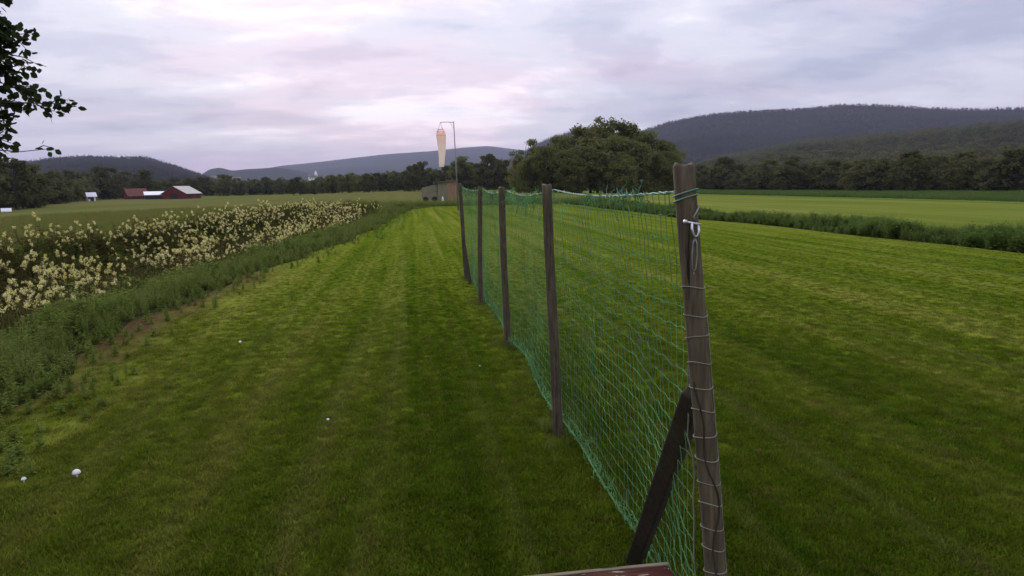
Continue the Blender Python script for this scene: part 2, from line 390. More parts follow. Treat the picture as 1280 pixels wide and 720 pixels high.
# ------------------------------------------------------------------ hills (polar strips: azimuth clockwise from +Y, rise as tangent)
def polar(az, d): return (d*math.sin(R(az)), d*math.cos(R(az)))
HILLS = {}
def hill(name, sky_pts, r0, r1, mat, n_az=140, n_r=46, rough=0.06, seed=0.0, power=1.3, spread=0.0):
    az0, az1 = sky_pts[0][0], sky_pts[-1][0]
    A = np.linspace(az0, az1, n_az); T = np.interp(A, [p[0] for p in sky_pts], [p[1] for p in sky_pts])
    k = np.array([1, 2, 3, 2, 1.]); k /= k.sum(); T[2:-2] = np.convolve(T, k, 'valid')
    rr = np.concatenate([np.linspace(r0, r1, n_r), np.linspace(r1*1.04, r1*1.35, 8)])
    v = []; hh = np.zeros((len(rr), n_az))
    for j, r in enumerate(rr):
        for i, a in enumerate(A):
            x, y = polar(a, r)
            top = T[i]*r1 + CAM_H
            u = (r-r0)/(r1-r0)
            if u <= 1:
                nz = noise.fractal(Vector((x/r1*7+seed, y/r1*7, seed)), 0.9, 2.1, 5)
                z = top*(u**power) + top*rough*6*nz*u*(1-u)*1.2 + top*rough*0.35*nz*u
            else:
                z = top*(1-(u-1)*2.2)
            ef = ss(min((a-az0), (az1-a))/(0.05*(az1-az0)))
            z = z*float(0.15+0.85*ef) if spread == 0 else z
            hh[j, i] = z-2.0
            v.append((x, y, z-2.0))
    f = [(j*n_az+i, j*n_az+i+1, (j+1)*n_az+i+1, (j+1)*n_az+i) for j in range(len(rr)-1) for i in range(n_az-1)]
    o = mesh_obj(name, v, f, mat, smooth=True); o['kind'] = 'structure'
    HILLS[name] = (A, rr, hh); return o
def hill_points(name, n, lo=0.0, hi=1.0, seed=1):
    A, rr, hh = HILLS[name]; g = np.random.default_rng(seed)
    r1 = rr[-9]; r0 = rr[0]
    a = g.uniform(A[0], A[-1], n); r = np.sqrt(g.uniform((r0+(r1-r0)*lo)**2, (r0+(r1-r0)*hi)**2, n))
    ia = np.clip((a-A[0])/(A[-1]-A[0])*(len(A)-1), 0, len(A)-1.001); i0 = ia.astype(int); fa = ia-i0
    jr = np.interp(r, rr, np.arange(len(rr))); jr = np.clip(jr, 0, len(rr)-1.001); j0 = jr.astype(int); fr = jr-j0
    z = (hh[j0, i0]*(1-fa)+hh[j0, i0+1]*fa)*(1-fr) + (hh[j0+1, i0]*(1-fa)+hh[j0+1, i0+1]*fa)*fr
    return np.stack([r*np.sin(np.radians(a)), r*np.cos(np.radians(a)), z-0.6], 1)

hill('far_ridge', [(-22, .002), (-18.92, .004), (-15.61, .0112), (-13.31, .0191), (-10.34, .0294), (-7.29, .0344), (-2.23, .0436), (1.66, .0484), (4.29, .0524), (6.27, .0541), (8.25, .049), (10.89, .0437), (14.83, .0309), (20, .02)],
     3200, 7200, M['farhill'], 200, 50, 0.05, 3.1, 1.1)
hill('distant_hill', [(-18.5, .004), (-17.0, .0105), (-16.14, .0176), (-15.44, .0258), (-14.7, .0278), (-13.87, .0235), (-12.71, .0254), (-11.54, .0263), (-10.65, .0273), (-8.56, .0214), (-6.13, .0076), (-4, .004)],
     2600, 4200, M['farhill'], 120, 40, 0.05, 7.7, 1.1)
hill('west_hill', [(-40, .02), (-34.28, .0235), (-30.81, .0304), (-28.31, .0323), (-26.55, .0343), (-25.16, .0391), (-23.26, .0412), (-21.3, .0393), (-19.77, .0404), (-17.98, .0302), (-16.41, .0187), (-15.06, .010), (-13.39, .003), (-12, .001)],
     900, 2300, M['hill'], 140, 44, 0.05, 1.2)
hill('mountain_shoulder', [(4, .005), (7.23, .0278), (8.9, .0398), (10.37, .0551), (11.56, .0637), (13.2, .071), (15.16, .0723), (18.06, .0609), (21, .0401), (24, .02)],
     1700, 3600, M['hill'], 120, 44, 0.05, 5.5)
hill('mountain', [(11, .004), (14.83, .0309), (16.46, .0494), (18.69, .0684), (20.58, .0783), (23.05, .0854), (24.87, .0883), (27.83, .0891), (30.68, .0885), (33.4, .0908), (34.72, .0904), (37.04, .0867), (39.5, .0809), (41.84, .0771), (44.47, .0746), (49.28, .0646), (56, .0495), (60, .04)],
     1300, 3000, M['hill'], 200, 56, 0.05, 9.3, 1.25)
hill('front_hill', [(17, .002), (20.02, .0043), (22.53, .0146), (24.97, .0268), (27.93, .0361), (30.78, .0449), (34.06, .0488), (37.66, .0519), (41.01, .0546), (44.55, .0565), (49.32, .0561), (54.46, .0495), (60, .04)],
     420, 1500, M['hill'], 160, 50, 0.07, 4.4, 1.15)

A_, rr_, hh_ = HILLS['distant_hill']
ia = [i for i, a in enumerate(A_) if -15.9 < a < -13.2]; jr = [j for j, r_ in enumerate(rr_) if 3250 < r_ < 3560]
pv_ = [(rr_[j]*math.sin(R(A_[i])), rr_[j]*math.cos(R(A_[i])), hh_[j, i]+2.5) for j in jr for i in ia]
pf_ = [(j*len(ia)+i, j*len(ia)+i+1, (j+1)*len(ia)+i+1, (j+1)*len(ia)+i) for j in range(len(jr)-1) for i in range(len(ia)-1)]
tag(mesh_obj('hillside_meadow', pv_, pf_, M['barley'], smooth=True), kind='structure')

# ------------------------------------------------------------------ trees
def rand_dir():
    z = random.uniform(-1, 1); a = random.uniform(0, 2*math.pi); r = math.sqrt(1-z*z); return Vector((r*math.cos(a), r*math.sin(a), z))
def tree_meshes(name, height, width, n_clump, n_leaf, leaf, seed, leafm, trunk_frac=0.22, lean=0.0, open_=0.0):
    """trunk with limbs reaching into leaf clumps; the crown is made of small leaf-spray faces spread through uneven clumps"""
    random.seed(seed); tr = MB(); cr = MB()
    tops = []
    ax = [Vector((0, 0, -0.3))]
    for i in range(1, 7):
        u = i/6; ax.append(Vector((lean*u*height*.1+random.uniform(-.03, .03)*height*.3*u, random.uniform(-.03, .03)*height*.3*u, height*0.93*u)))
    r0 = height*0.022+0.06
    tr.tube(ax, [r0*(1-0.9*(i/6)) for i in range(7)], 7, jitter=0.08)
    clumps = []
    for c in range(n_clump):
        u = random.uniform(trunk_frac, 1.0)
        prof = math.sin(math.pi*min(1, max(0.03, (u-trunk_frac*0.75)/(1.04-trunk_frac*0.75)))**0.85)**0.62
        a = random.uniform(0, 2*math.pi); rr = width*0.5*prof*math.sqrt(random.uniform(0.15, 1.0))
        p = Vector((rr*math.cos(a), rr*math.sin(a), height*u)) + Vector((lean*u*height*.1, 0, 0))
        s = random.uniform(0.13, 0.22)*width*(1.0-0.25*u)
        clumps.append((p, s))
        b = ax[min(5, max(1, int(max(0.12, u-0.22)*6)))]
        mid = (b+p)*0.5 + Vector((0, 0, height*0.03))
        tr.tube([b, mid, p], [r0*0.35, r0*0.2, r0*0.05], 4, cap=False)
    per = max(4, n_leaf//n_clump)
    for p, s in clumps:
        for k in range(per):
            d = rand_dir(); q = p + Vector((d.x*s*1.15, d.y*s*1.15, d.z*s*0.72))*(random.random()**0.45)
            nn = (d + rand_dir()*0.8 + Vector((0, 0, .4))).normalized()
            dd = nn.orthogonal(); dd.rotate(Matrix.Rotation(random.uniform(0, 6.28), 3, nn))
            L = leaf*random.uniform(0.6, 1.4); cr.leaf(q, dd, nn, L, L*random.uniform(0.55, 0.85))
    t_o = tr.build(name+'_trunk', M['bark'], linked=False, smooth=True)
    c_o = cr.build(name+'_crown', leafm, linked=False)
    return t_o.data, c_o.data
def conifer_mesh(name, height, width, tiers, seed, leafm):
    random.seed(seed); m = MB()
    m.tube([(0, 0, -1), (0, 0, height*.95)], [height*.02, height*.004], 4, cap=False)
    for i in range(tiers):
        u = i/(tiers-1); z = height*(0.10+0.86*u); r = width*.5*(1-u)**0.85+0.12
        k = 7 if u < .7 else 5; off = random.uniform(0, 6.28)
        for j in range(k):
            a = off+2*math.pi*j/k+random.uniform(-.25, .25); rr = r*random.uniform(.7, 1.15)
            d = Vector((math.cos(a), math.sin(a), -0.35)); m.leaf((0, 0, z), d, (0, 0, 1), rr*1.1, rr*.75)
    return m.build(name, leafm, linked=False)
def blob_mesh(name, height, width, n, seed, leafm):
    """far broadleaf tree: a short stem and a loose crown of big leaf sprays"""
    random.seed(seed); m = MB(); m.tube([(0, 0, -1.5), (0, 0, height*.6)], [height*.02, height*.01], 4, cap=False)
    lob = [(Vector((random.uniform(-.28, .28)*width, random.uniform(-.28, .28)*width, height*random.uniform(.3, .8))), width*random.uniform(.2, .32)) for _ in range(7)]
    lob.append((Vector((0, 0, height*.72)), width*.26))
    for i in range(n):
        p, s = random.choice(lob); d = rand_dir(); q = p + Vector((d.x*s, d.y*s, d.z*s*.8))*(random.random()**.35)
        nn = (d+rand_dir()*.5+Vector((0, 0, .5))).normalized(); dd = nn.orthogonal(); dd.rotate(Matrix.Rotation(random.uniform(0, 6.28), 3, nn))
        L = width*random.uniform(.13, .24); m.leaf(q, dd, nn, L, L*.75)
    return m.build(name, leafm, linked=False)

# hill forests (one mass each)
far_con = [conifer_mesh('spruce_a', 13, 5.5, 8, 1, M['hillleaf']), conifer_mesh('spruce_b', 16, 5.5, 9, 2, M['hillleaf'])]
far_blob = [blob_mesh('birch_a', 11, 8.5, 60, 3, M['hillleaf']), blob_mesh('birch_b', 9, 8, 55, 4, M['hillleaf'])]
hp = hill_points('mountain', 46000, 0.12, 1.0, 5); scatter('mountain_forest', hp, far_con+far_blob[:1], RNG.uniform(.7, 1.25, len(hp)))
hp = hill_points('mountain_shoulder', 16000, 0.3, 1.0, 6); scatter('shoulder_forest', hp, far_con, RNG.uniform(.8, 1.3, len(hp)))
hp = hill_points('west_hill', 20000, 0.0, 1.0, 7); scatter('west_hill_forest', hp, far_con+far_blob, RNG.uniform(.6, 1.1, len(hp)))
hp = hill_points('front_hill', 20000, 0.0, 1.0, 8)
front_blob = [blob_mesh('birch_c', 11, 9, 90, 13, M['farleaf']), blob_mesh('birch_d', 13, 9, 90, 14, M['farleaf']), conifer_mesh('spruce_c', 14, 6, 9, 15, M['farleaf'])]
scatter('front_hill_forest', hp, front_blob, RNG.uniform(.6, 1.15, len(hp)))

# woods on the valley floor whose trees can be told apart
kinds = [tree_meshes('a', 15, 12, 60, 8000, 0.46, 21, M['treeleaf'], .12), tree_meshes('b', 13, 11, 55, 7000, 0.46, 22, M['treeleaf'], .08),
         tree_meshes('c', 16, 10, 58, 7000, 0.46, 23, M['treeleaf'], .12), tree_meshes('d', 12, 12, 55, 7000, 0.46, 24, M['treeleaf'], .04),
         tree_meshes('e', 14, 9, 17, 1900, 0.40, 25, M['treeleaf'], .3)]
lowk = [tree_meshes('f', 11, 9, 34, 2600, 0.62, 31, M['farleaf'], .04), tree_meshes('g', 12, 8, 34, 2600, 0.62, 32, M['farleaf'], .05), tree_meshes('h', 9, 9, 34, 2600, 0.62, 33, M['farleaf'], .03)]
random.seed(5)
def plant_tree(km, x, y, s, label, group, sx=1.0, name='tree'):
    e = empty(name, (x, y, float(H(x, y))), random.uniform(0, 6.28)); e.scale = (s*sx, s*sx, s)
    t = bpy.data.objects.new('trunk', km[0]); link(t, e); c = bpy.data.objects.new('crown', km[1]); link(c, e)
    tag(e, label, 'tree', group); return e
# the big grove: (azimuth, distance, kind, height scale, width scale)
grove = [(15.9, 158, 2, 1.03, 1.0), (17.4, 160, 0, 1.02, 1.0), (13.7, 156, 0, .93, 1.05), (12.2, 158, 1, .93, 1.0), (18.9, 157, 1, 1.0, 1.05), (20.3, 158, 3, .95, 1.0),
         (14.7, 150, 1, .88, 1.1), (16.6, 149, 3, .95, 1.1), (18.2, 150, 3, .88, 1.1), (12.9, 148, 3, .72, 1.0), (11.2, 153, 3, .80, 1.0), (9.9, 152, 3, .62, 1.0), (8.9, 158, 3, .55, .9), (10.6, 158, 1, .72, 1.0), (13.4, 146, 3, .60, 1.0), (17.3, 144, 3, .62, 1.0),  (20.9, 152, 3, .72, .95), (19.6, 147, 3, .68, 1.0),
         (15.3, 165, 0, 1.0, 1.0), (17.9, 168, 2, .95, 1.0)]
for i, (a, d, k, s, sx) in enumerate(grove):
    x, y = polar(a, d)
    plant_tree(kinds[k], x, y, s, 'dense dark green broadleaf tree in the tall grove beyond the net fence', 'trees of the tall grove', sx)
for a, d, s in ((9.4, 160, .83), (10.4, 162, .85)):
    x, y = polar(a, d); plant_tree(kinds[4], x, y, s, 'thin crowned tree with sky showing through, beside the tall grove', 'thin crowned trees beside the grove', 1.0)
# centre tree line, 230 to 330 m off
for i in range(46):
    a = -9.5+i*0.42+random.uniform(-.12, .12); d = random.uniform(235, 300)
    top = np.interp(a, [-10, -4, -1.5, 1, 2.5, 4, 6, 8, 10], [.45, .55, .62, .95, .70, .85, .95, .95, .9])*random.uniform(.8, 1.12)
    x, y = polar(a, d); plant_tree(random.choice(lowk+lowk+kinds[1:2]), x, y, float(top), 'rounded dark tree in the hedgerow wood behind the shed', 'trees of the wood behind the shed', 1.05)
# east wood beneath the mountain
for i in range(64):
    a = 21.5+i*0.40+random.uniform(-.15, .15); d = np.interp(a, [21, 30, 36, 48], [262, 205, 178, 150])*random.uniform(.98, 1.12)
    s = random.uniform(.62, .98)*np.interp(a, [21, 30, 48], [1.0, .85, .72])
    x, y = polar(a, d); plant_tree(random.choice(lowk), x, y, float(s), 'bushy dark tree in the wood at the foot of the mountain', 'trees of the wood below the mountain', 1.1)
# west wood behind the barns
for i in range(44):
    a = -33+i*0.52+random.uniform(-.2, .2); d = np.interp(a, [-33, -28, -25.5, -23.8, -20, -12, -9], [150, 165, 230, 330, 350, 380, 380])*random.uniform(.98, 1.15)
    s = np.interp(a, [-33, -28, -25, -23, -18, -10], [.9, .82, .95, 1.1, .9, .75])*random.uniform(.8, 1.1)
    x, y = polar(a, d); plant_tree(random.choice(lowk), x, y, float(s), 'dark tree in the wood below the low wooded hill', 'trees of the wood below the low hill', 1.1)
# woods further back read as one mass
bp = []
g = np.random.default_rng(44)
for _ in range(5200):
    a = g.uniform(-35, 52); lo = np.interp(a, [-35, -28, -20, -9, 5, 22, 30, 50], [190, 200, 400, 390, 310, 290, 240, 190]); d = lo+g.uniform(0, 1)**1.5*600
    x, y = polar(a, d); bp.append((x, y, float(H(x, y))-.5))
scatter('far_woodland', np.array(bp), [blob_mesh('wood_a', 10, 9, 120, 53, M['farleaf']), blob_mesh('wood_b', 11, 8, 120, 54, M['farleaf']), blob_mesh('wood_c', 8, 8, 120, 55, M['farleaf'])], g.uniform(.65, 1.0, len(bp)))

# ------------------------------------------------------------------ grass of the airfield
def tuft(name, n, h, w, spread, lean, mat, seed, seg=2):
    random.seed(seed); m = MB()
    for _ in range(n):
        a = random.uniform(0, 6.283); r = spread*math.sqrt(random.random()); p = Vector((r*math.cos(a), r*math.sin(a), -0.004))
        b = random.uniform(0, 6.283); ln = Vector((math.cos(b), math.sin(b), 0)); sd_ = Vector((-ln.y, ln.x, 0))
        hh = h*random.uniform(.55, 1.25); le = lean*hh*random.uniform(.2, 1.3); ww = w*random.uniform(.7, 1.3)
        k = len(m.v)
        q = p+ln*le*.35+Vector((0, 0, hh*.6)); tip = p+ln*le+Vector((0, 0, hh))
        m.v += [tuple(p-sd_*ww*.5), tuple(p+sd_*ww*.5), tuple(q+sd_*ww*.4), tuple(q-sd_*ww*.4), tuple(tip)]
        m.f += [(k, k+1, k+2, k+3), (k+3, k+2, k+4)]
    return m.build(name, mat, linked=False)
lt = [tuft('turf_%d' % i, 30, .027, .0040, .062, .85, M['blade'], 60+i) for i in range(5)]
g = np.random.default_rng(3)
P = []; S = []
NT = 175000
az = np.radians(g.uniform(-36, 54, NT)); u = g.uniform(0, 1, NT)
r = (1.8**.5 + u*(34**.5-1.8**.5))**2
X = r*np.sin(az); Y = r*np.cos(az)
keep = (X > edge_left(Y)-.05+g.exponential(.12, NT)) & (X < edge_right(Y)+.1) & (Y < 61.3)
bare = np.array([noise.noise(Vector((x*1.1, y*1.1, 3))) for x, y in zip(X, Y)])
keep &= ~((X-edge_left(Y) < .75+1.0*bare) & (g.uniform(0, 1, NT) < .72)) & (g.uniform(0, 1, NT) < 1.3-r/26.0)
X, Y, r = X[keep], Y[keep], r[keep]
lawn_s = (0.75+0.5*g.uniform(0, 1, len(X)))*np.interp(r, [2, 6, 12, 34], [1.0, .95, .72, .45])
scatter('lawn_grass', np.stack([X, Y, np.zeros_like(X)], 1), lt, lawn_s, tilt=.12)

# ------------------------------------------------------------------ weeds, tall grass and flowers along the ditch
def weed(name, h, n, leaf, seed, mat, nl=5):
    random.seed(seed); m = MB()
    for _ in range(n):
        b = Vector((random.uniform(-.12, .12), random.uniform(-.12, .12), -.02)); hh = h*random.uniform(.65, 1.15)
        top = b+Vector((random.uniform(-.15, .15)*hh, random.uniform(-.15, .15)*hh, hh))
        m.tube([b, (b+top)*.5+Vector((random.uniform(-.02, .02), 0, 0)), top], [.006, .005, .003], 3, cap=False)
        for i in range(nl):
            u = (i+1.2)/(nl+.6); p = b.lerp(top, u); a = random.uniform(0, 6.28)
            for k in range(2):
                an = a+k*math.pi; d = Vector((math.cos(an), math.sin(an), random.uniform(-.35, .45)))
                L = leaf*(1.2-.6*u)*random.uniform(.7, 1.3); m.leaf(p, d, (0, 0, 1), L, L*.5)
    return m.build(name, mat, linked=False)
weeds = [weed('nettle_%d' % i, .62, 5, .17, 80+i, M['weed'], 6) for i in range(4)]
tg = [tuft('grass_%d' % i, 30, .75, .008, .16, .45, M['tallgrass'], 90+i) for i in range(3)]
g = np.random.default_rng(8)
n = 17000; Y = 3.0+g.uniform(0, 1, n)**1.6*54; off = g.uniform(0, 1, n)**.9*7.0-g.exponential(.30, n)
X = edge_left(Y)-off; wn = np.array([noise.noise(Vector((x*.6, y*.5, 2))) for x, y in zip(X, Y)]); hs = (.24+.62*ss(off/2.6)+.5*wn*ss(off/1.5))*g.uniform(.6, 1.2, n)*np.where(Y > 35, .8, 1.0); hs = np.maximum(hs, .16)
hs = np.where(off > 3.4, hs*.92, hs)
scatter('undergrowth', np.stack([X, Y, H(X, Y)], 1), weeds, hs, tilt=.1)
n = 3600; Y = 3.0+g.uniform(0, 1, n)**1.4*55; off = g.uniform(0, 1, n)*7.0; X = edge_left(Y)-off
scatter('tall_grass', np.stack([X, Y, H(X, Y)], 1), tg, (.35+.6*ss(off/3))*g.uniform(.6, 1.2, n), tilt=.08)
n = 4200; Y = 5.0+g.uniform(0, 1, n)**1.3*46; off = 2.0+g.uniform(0, 1, n)*5.2; X = edge_left(Y)-off
bw = [weed('stalks_%d' % i, .85, 4, .13, 880+i, M['sweetleaf'], 7) for i in range(3)]
scatter('brown_stalks', np.stack([X, Y, H(X, Y)], 1), bw, g.uniform(.55, 1.15, n), tilt=.1)
# meadow beyond the flowers
n = 9000; Y = 8+g.uniform(0, 1, n)**1.1*58; X = edge_left(np.minimum(Y, 57))-6.6-g.uniform(0, 1, n)**1.3*28
mg = [tuft('meadow_%d' % i, 26, .30, .012, .25, .5, M['meadowgrass'], 190+i) for i in range(3)]
scatter('meadow_grass', np.stack([X, Y, H(X, Y)], 1), mg, g.uniform(.7, 1.3, n), tilt=.08)
# far edge of the airfield
n = 2600; X = g.uniform(-6, 16, n); Y = g.uniform(60.5, 66, n)
scatter('edge_grass', np.stack([X, Y, H(X, Y)], 1), tg, g.uniform(.35, .75, n), tilt=.1)
# ditch on the runway's far side
dg = [tuft('ditch_%d' % i, 34, .8, .011, .18, .5, M['ditchgrass'], 290+i) for i in range(3)]+[weed('dock_%d' % i, .75, 6, .22, 180+i, M['ditchgrass'], 7) for i in range(4)]
n = 7500; Y = 6+g.uniform(0, 1, n)**1.25*60; off = g.uniform(0, 2.9, n); X = edge_right(Y)+off
clump = np.array([noise.noise(Vector((x*.5, y*.35, 9))) for x, y in zip(X, Y)])
scatter('ditch_grass', np.stack([X, Y, H(X, Y)], 1), dg, np.maximum(.15, .32+.20*np.sin(np.pi*off/2.9)+.42*clump)*g.uniform(.55, 1.3, n), tilt=.1)
# dark crop at the far side of the cut meadow
n = 16000; X = 74+g.uniform(0, 1, n)*34; Y = g.uniform(45, 260, n)
cg = [tuft('crop_%d' % i, 20, .6, .035, .45, .4, M['crop'], 390+i) for i in range(3)]
scatter('tall_crop', np.stack([X, Y, H(X, Y)], 1), cg, g.uniform(.8, 1.2, n), tilt=.05)

def meadowsweet(seed):
    random.seed(seed); st = MB(); heads = []; h = random.uniform(.85, 1.2)
    for s_ in range(random.choice((2, 3, 3))):
        b = Vector((random.uniform(-.10, .10), random.uniform(-.10, .10), -.02)); hh = h*random.uniform(.62, 1.06); fl = MB()
        top = b+Vector((random.uniform(-.25, .25), random.uniform(-.25, .25), hh))
        st.tube([b, b.lerp(top, .5)+Vector((.02, 0, 0)), top], [.006, .005, .003], 3, cap=False)
        for i in range(6):
            u = .15+.12*i; p = b.lerp(top, u); a = random.uniform(0, 6.28); d = Vector((math.cos(a), math.sin(a), .35)).normalized()
            for q in range(3):
                pp = p+d*(.05+.06*q)
                for sgn in (-1, 1):
                    dd = Vector((d.x*.4-sgn*d.y, d.y*.4+sgn*d.x, .05)); st.leaf(pp, dd, (0, 0, 1), .085, .045)
            st.leaf(p+d*.20, d, (0, 0, 1), .10, .07)
        # creamy plume: several small side puffs of florets
        for c in range(random.randint(3, 5)):
            cpos = top+Vector((random.uniform(-.024, .024), random.uniform(-.024, .024), random.uniform(-.035, .04)))
            st.tube([top-Vector((0, 0, .06)), cpos], [.0025, .0015], 3, cap=False)
            for k in range(13):
                d = rand_dir(); p = cpos+d*.030*random.random()**.4
                fl.leaf(p, rand_dir(), d, random.uniform(.016, .030), .020)
        heads.append(fl.build('flower_head', M['sweetflower'], linked=False).data)
    return st.build('stem', M['sweetleaf'], linked=False).data, heads
ms = [meadowsweet(500+i) for i in range(9)]
g = np.random.default_rng(21)
def sweet_spots(n):
    Y = 8.5+g.uniform(0, 1, n)**1.15*40; w = np.interp(Y, [8, 14, 20, 40, 52], [2.3, 2.0, 2.2, 2.0, 1.7])
    off = w+g.uniform(0, 1, n)*(6.9-w); X = edge_left(Y)-off
    cl_ = np.array([noise.noise(Vector((x*.55, y*.35, 4))) for x, y in zip(X, Y)])
    k = cl_ > -.12+g.uniform(-.25, .25, n); return X[k], Y[k]
X, Y = sweet_spots(520); X, Y = X[:290], Y[:290]
for i, (x, y) in enumerate(zip(X, Y)):
    e = empty('meadowsweet_plant', (x, y, float(H(x, y))), g.uniform(0, 6.28)); s = g.uniform(.75, 1.15); e.scale = (s, s, s)
    a, hs_ = ms[i % 9]
    link(bpy.data.objects.new('stem', a), e)
    for b in hs_: link(bpy.data.objects.new('flower_head', b), e)
    tag(e, 'tall meadowsweet plant with creamy white flower heads in the weedy ditch bank', 'wildflower', 'flowering meadowsweet along the ditch')
# the rest of the flowers read as one mass
def joined(ms_pair, nm):
    bm = bmesh.new(); bm.from_mesh(ms_pair[0]); k = len(bm.faces); [bm.from_mesh(q) for q in ms_pair[1]]
    bm.faces.ensure_lookup_table()
    for f in bm.faces[k:]: f.material_index = 1
    me = bpy.data.meshes.new(nm); bm.to_mesh(me); bm.free(); me.materials.append(M['sweetleaf']); me.materials.append(M['sweetflower'])
    return bpy.data.objects.new(nm, me)
X, Y = sweet_spots(1500)
scatter('meadowsweet_mass', np.stack([X, Y, H(X, Y)], 1), [joined(m_, 'sweet_%d' % i) for i, m_ in enumerate(ms)], g.uniform(.7, 1.05, len(X)), tilt=.06)

# ------------------------------------------------------------------ tree overhanging from the left
def overhang():
    random.seed(77)
    base = Vector((-4.9, 4.2, 0)); e = empty('aspen_tree', base)
    tag(e, 'leafy tree whose dark twigs overhang the weedy bank', 'tree')
    tr = MB(); lf = MB()
    ax = [Vector((0, 0, -.3)), Vector((.03, .05, .8)), Vector((.0, .1, 1.8)), Vector((.08, .05, 2.9)), Vector((.02, .12, 4.2)), Vector((.1, .1, 5.6)), Vector((.05, .1, 7.0))]
    tr.tube(ax, [.11, .10, .088, .072, .052, .032, .01], 9, jitter=.05)
    def at(z):
        for a, b in zip(ax, ax[1:]):
            if a.z <= z <= b.z: return a.lerp(b, (z-a.z)/(b.z-a.z))
        return ax[-1]
    def twig(p, d, L, n):
        q = p+d*L; tr.tube([p, p.lerp(q, .5)+Vector((0, 0, .02)), q], [.005, .004, .002], 3, cap=False)
        for i in range(n):
            u = (i+.6)/n; b = p.lerp(q, u)+rand_dir()*.012; dr = (d*.5+rand_dir()*.9+Vector((0, 0, -.25))).normalized()
            s = random.uniform(.040, .064); nr = (rand_dir()*.9+Vector((0, 0, .8))).normalized()
            lf.leaf(b+dr*.02, dr, nr, s, s*.80)
    def branch(z0, tip, droop=.12, ntw=9, dens=1.0):
        p0 = at(z0); tip = Vector(tip)+Vector((-.05, -.02, 0)); mid = p0.lerp(tip, .55)+Vector((0, 0, droop))
        pts = [p0, p0.lerp(mid, .5)+Vector((0, 0, droop*.4)), mid, mid.lerp(tip, .5)+Vector((0, 0, droop*.25)), tip]
        tr.tube(pts, [.026, .02, .014, .009, .003], 5, cap=False)
        axis = (tip-p0).normalized()
        for i in range(ntw*2):
            u = .30+.70*min(1, (i+random.random()*.6)/(2*ntw))**.7; k = min(3, int(u*4)); p = pts[k].lerp(pts[k+1], u*4-k) if k < 4 else tip
            d = (axis*.6+rand_dir()*.75).normalized(); twig(p, d, random.uniform(.12, .30)*(1.15-.45*u), int(random.randint(11, 17)*dens))
    B = lambda x, y, z: Vector((x, y, z))-base
    # limbs that reach over the bank
    branch(2.0, B(-2.42, 5.47, 2.52), .14, 12)
    branch(2.3, B(-2.62, 5.42, 2.62), .10, 11)
    branch(2.6, B(-2.66, 5.36, 2.84), .10, 12, 1.1)
    branch(2.8, B(-2.80, 5.30, 2.72), .10, 11, 1.1)
    branch(3.0, B(-2.72, 5.30, 3.06), .12, 12, 1.1)
    branch(2.4, B(-2.86, 5.40, 2.42), .06, 10)
    branch(1.9, B(-2.80, 5.40, 2.30), .06, 8)
    branch(1.7, B(-2.88, 5.30, 2.14), .05, 5, .8)
    branch(3.2, B(-2.75, 5.25, 3.40), .12, 12, 1.1)
    branch(3.6, B(-2.70, 5.15, 3.75), .12, 12, 1.1)
    branch(2.7, B(-2.70, 5.40, 2.72), .08, 10, 1.1); branch(3.1, B(-2.82, 5.28, 2.95), .08, 12, 1.1); branch(3.3, B(-2.66, 5.28, 3.00), .1, 11, 1.1); branch(2.2, B(-2.76, 5.42, 2.50), .08, 10)
    for (z0, x, y, z) in ((3.4, -2.66, 5.30, 2.98), (3.5, -2.74, 5.26, 3.06), (3.2, -2.64, 5.34, 2.90), (3.0, -2.78, 5.33, 2.82), (2.1, -2.80, 5.40, 2.40), (3.6, -2.70, 5.24, 3.12), (2.0, -2.86, 5.36, 2.26)):
        branch(z0, B(x+.04, y+.02, z), .06, 12, 1.2)
    # a bare twig with a few leaves at its end
    p0 = B(-2.95, 5.25, 2.20); q = B(-2.60, 5.41, 2.20); tr.tube([at(1.7), p0, p0.lerp(q, .6)+Vector((0, 0, -.02)), q], [.012, .006, .003, .002], 4, cap=False)
    twig(q-Vector((.06, .02, 0)), Vector((.9, .3, .1)).normalized(), .10, 5)
    # rest of the crown
    for i in range(70):
        z0 = random.uniform(1.7, 6.6); a = random.uniform(0, 6.28)
        if z0 < 3.8 and -0.6 < a < 1.6: continue
        L = random.uniform(.7, 1.0)*(2.3-.28*z0+.3); p = at(z0)
        branch(z0, p+Vector((math.cos(a)*L, math.sin(a)*L, random.uniform(.2, .8))), .12, 9)
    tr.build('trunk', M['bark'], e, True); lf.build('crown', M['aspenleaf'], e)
overhang()

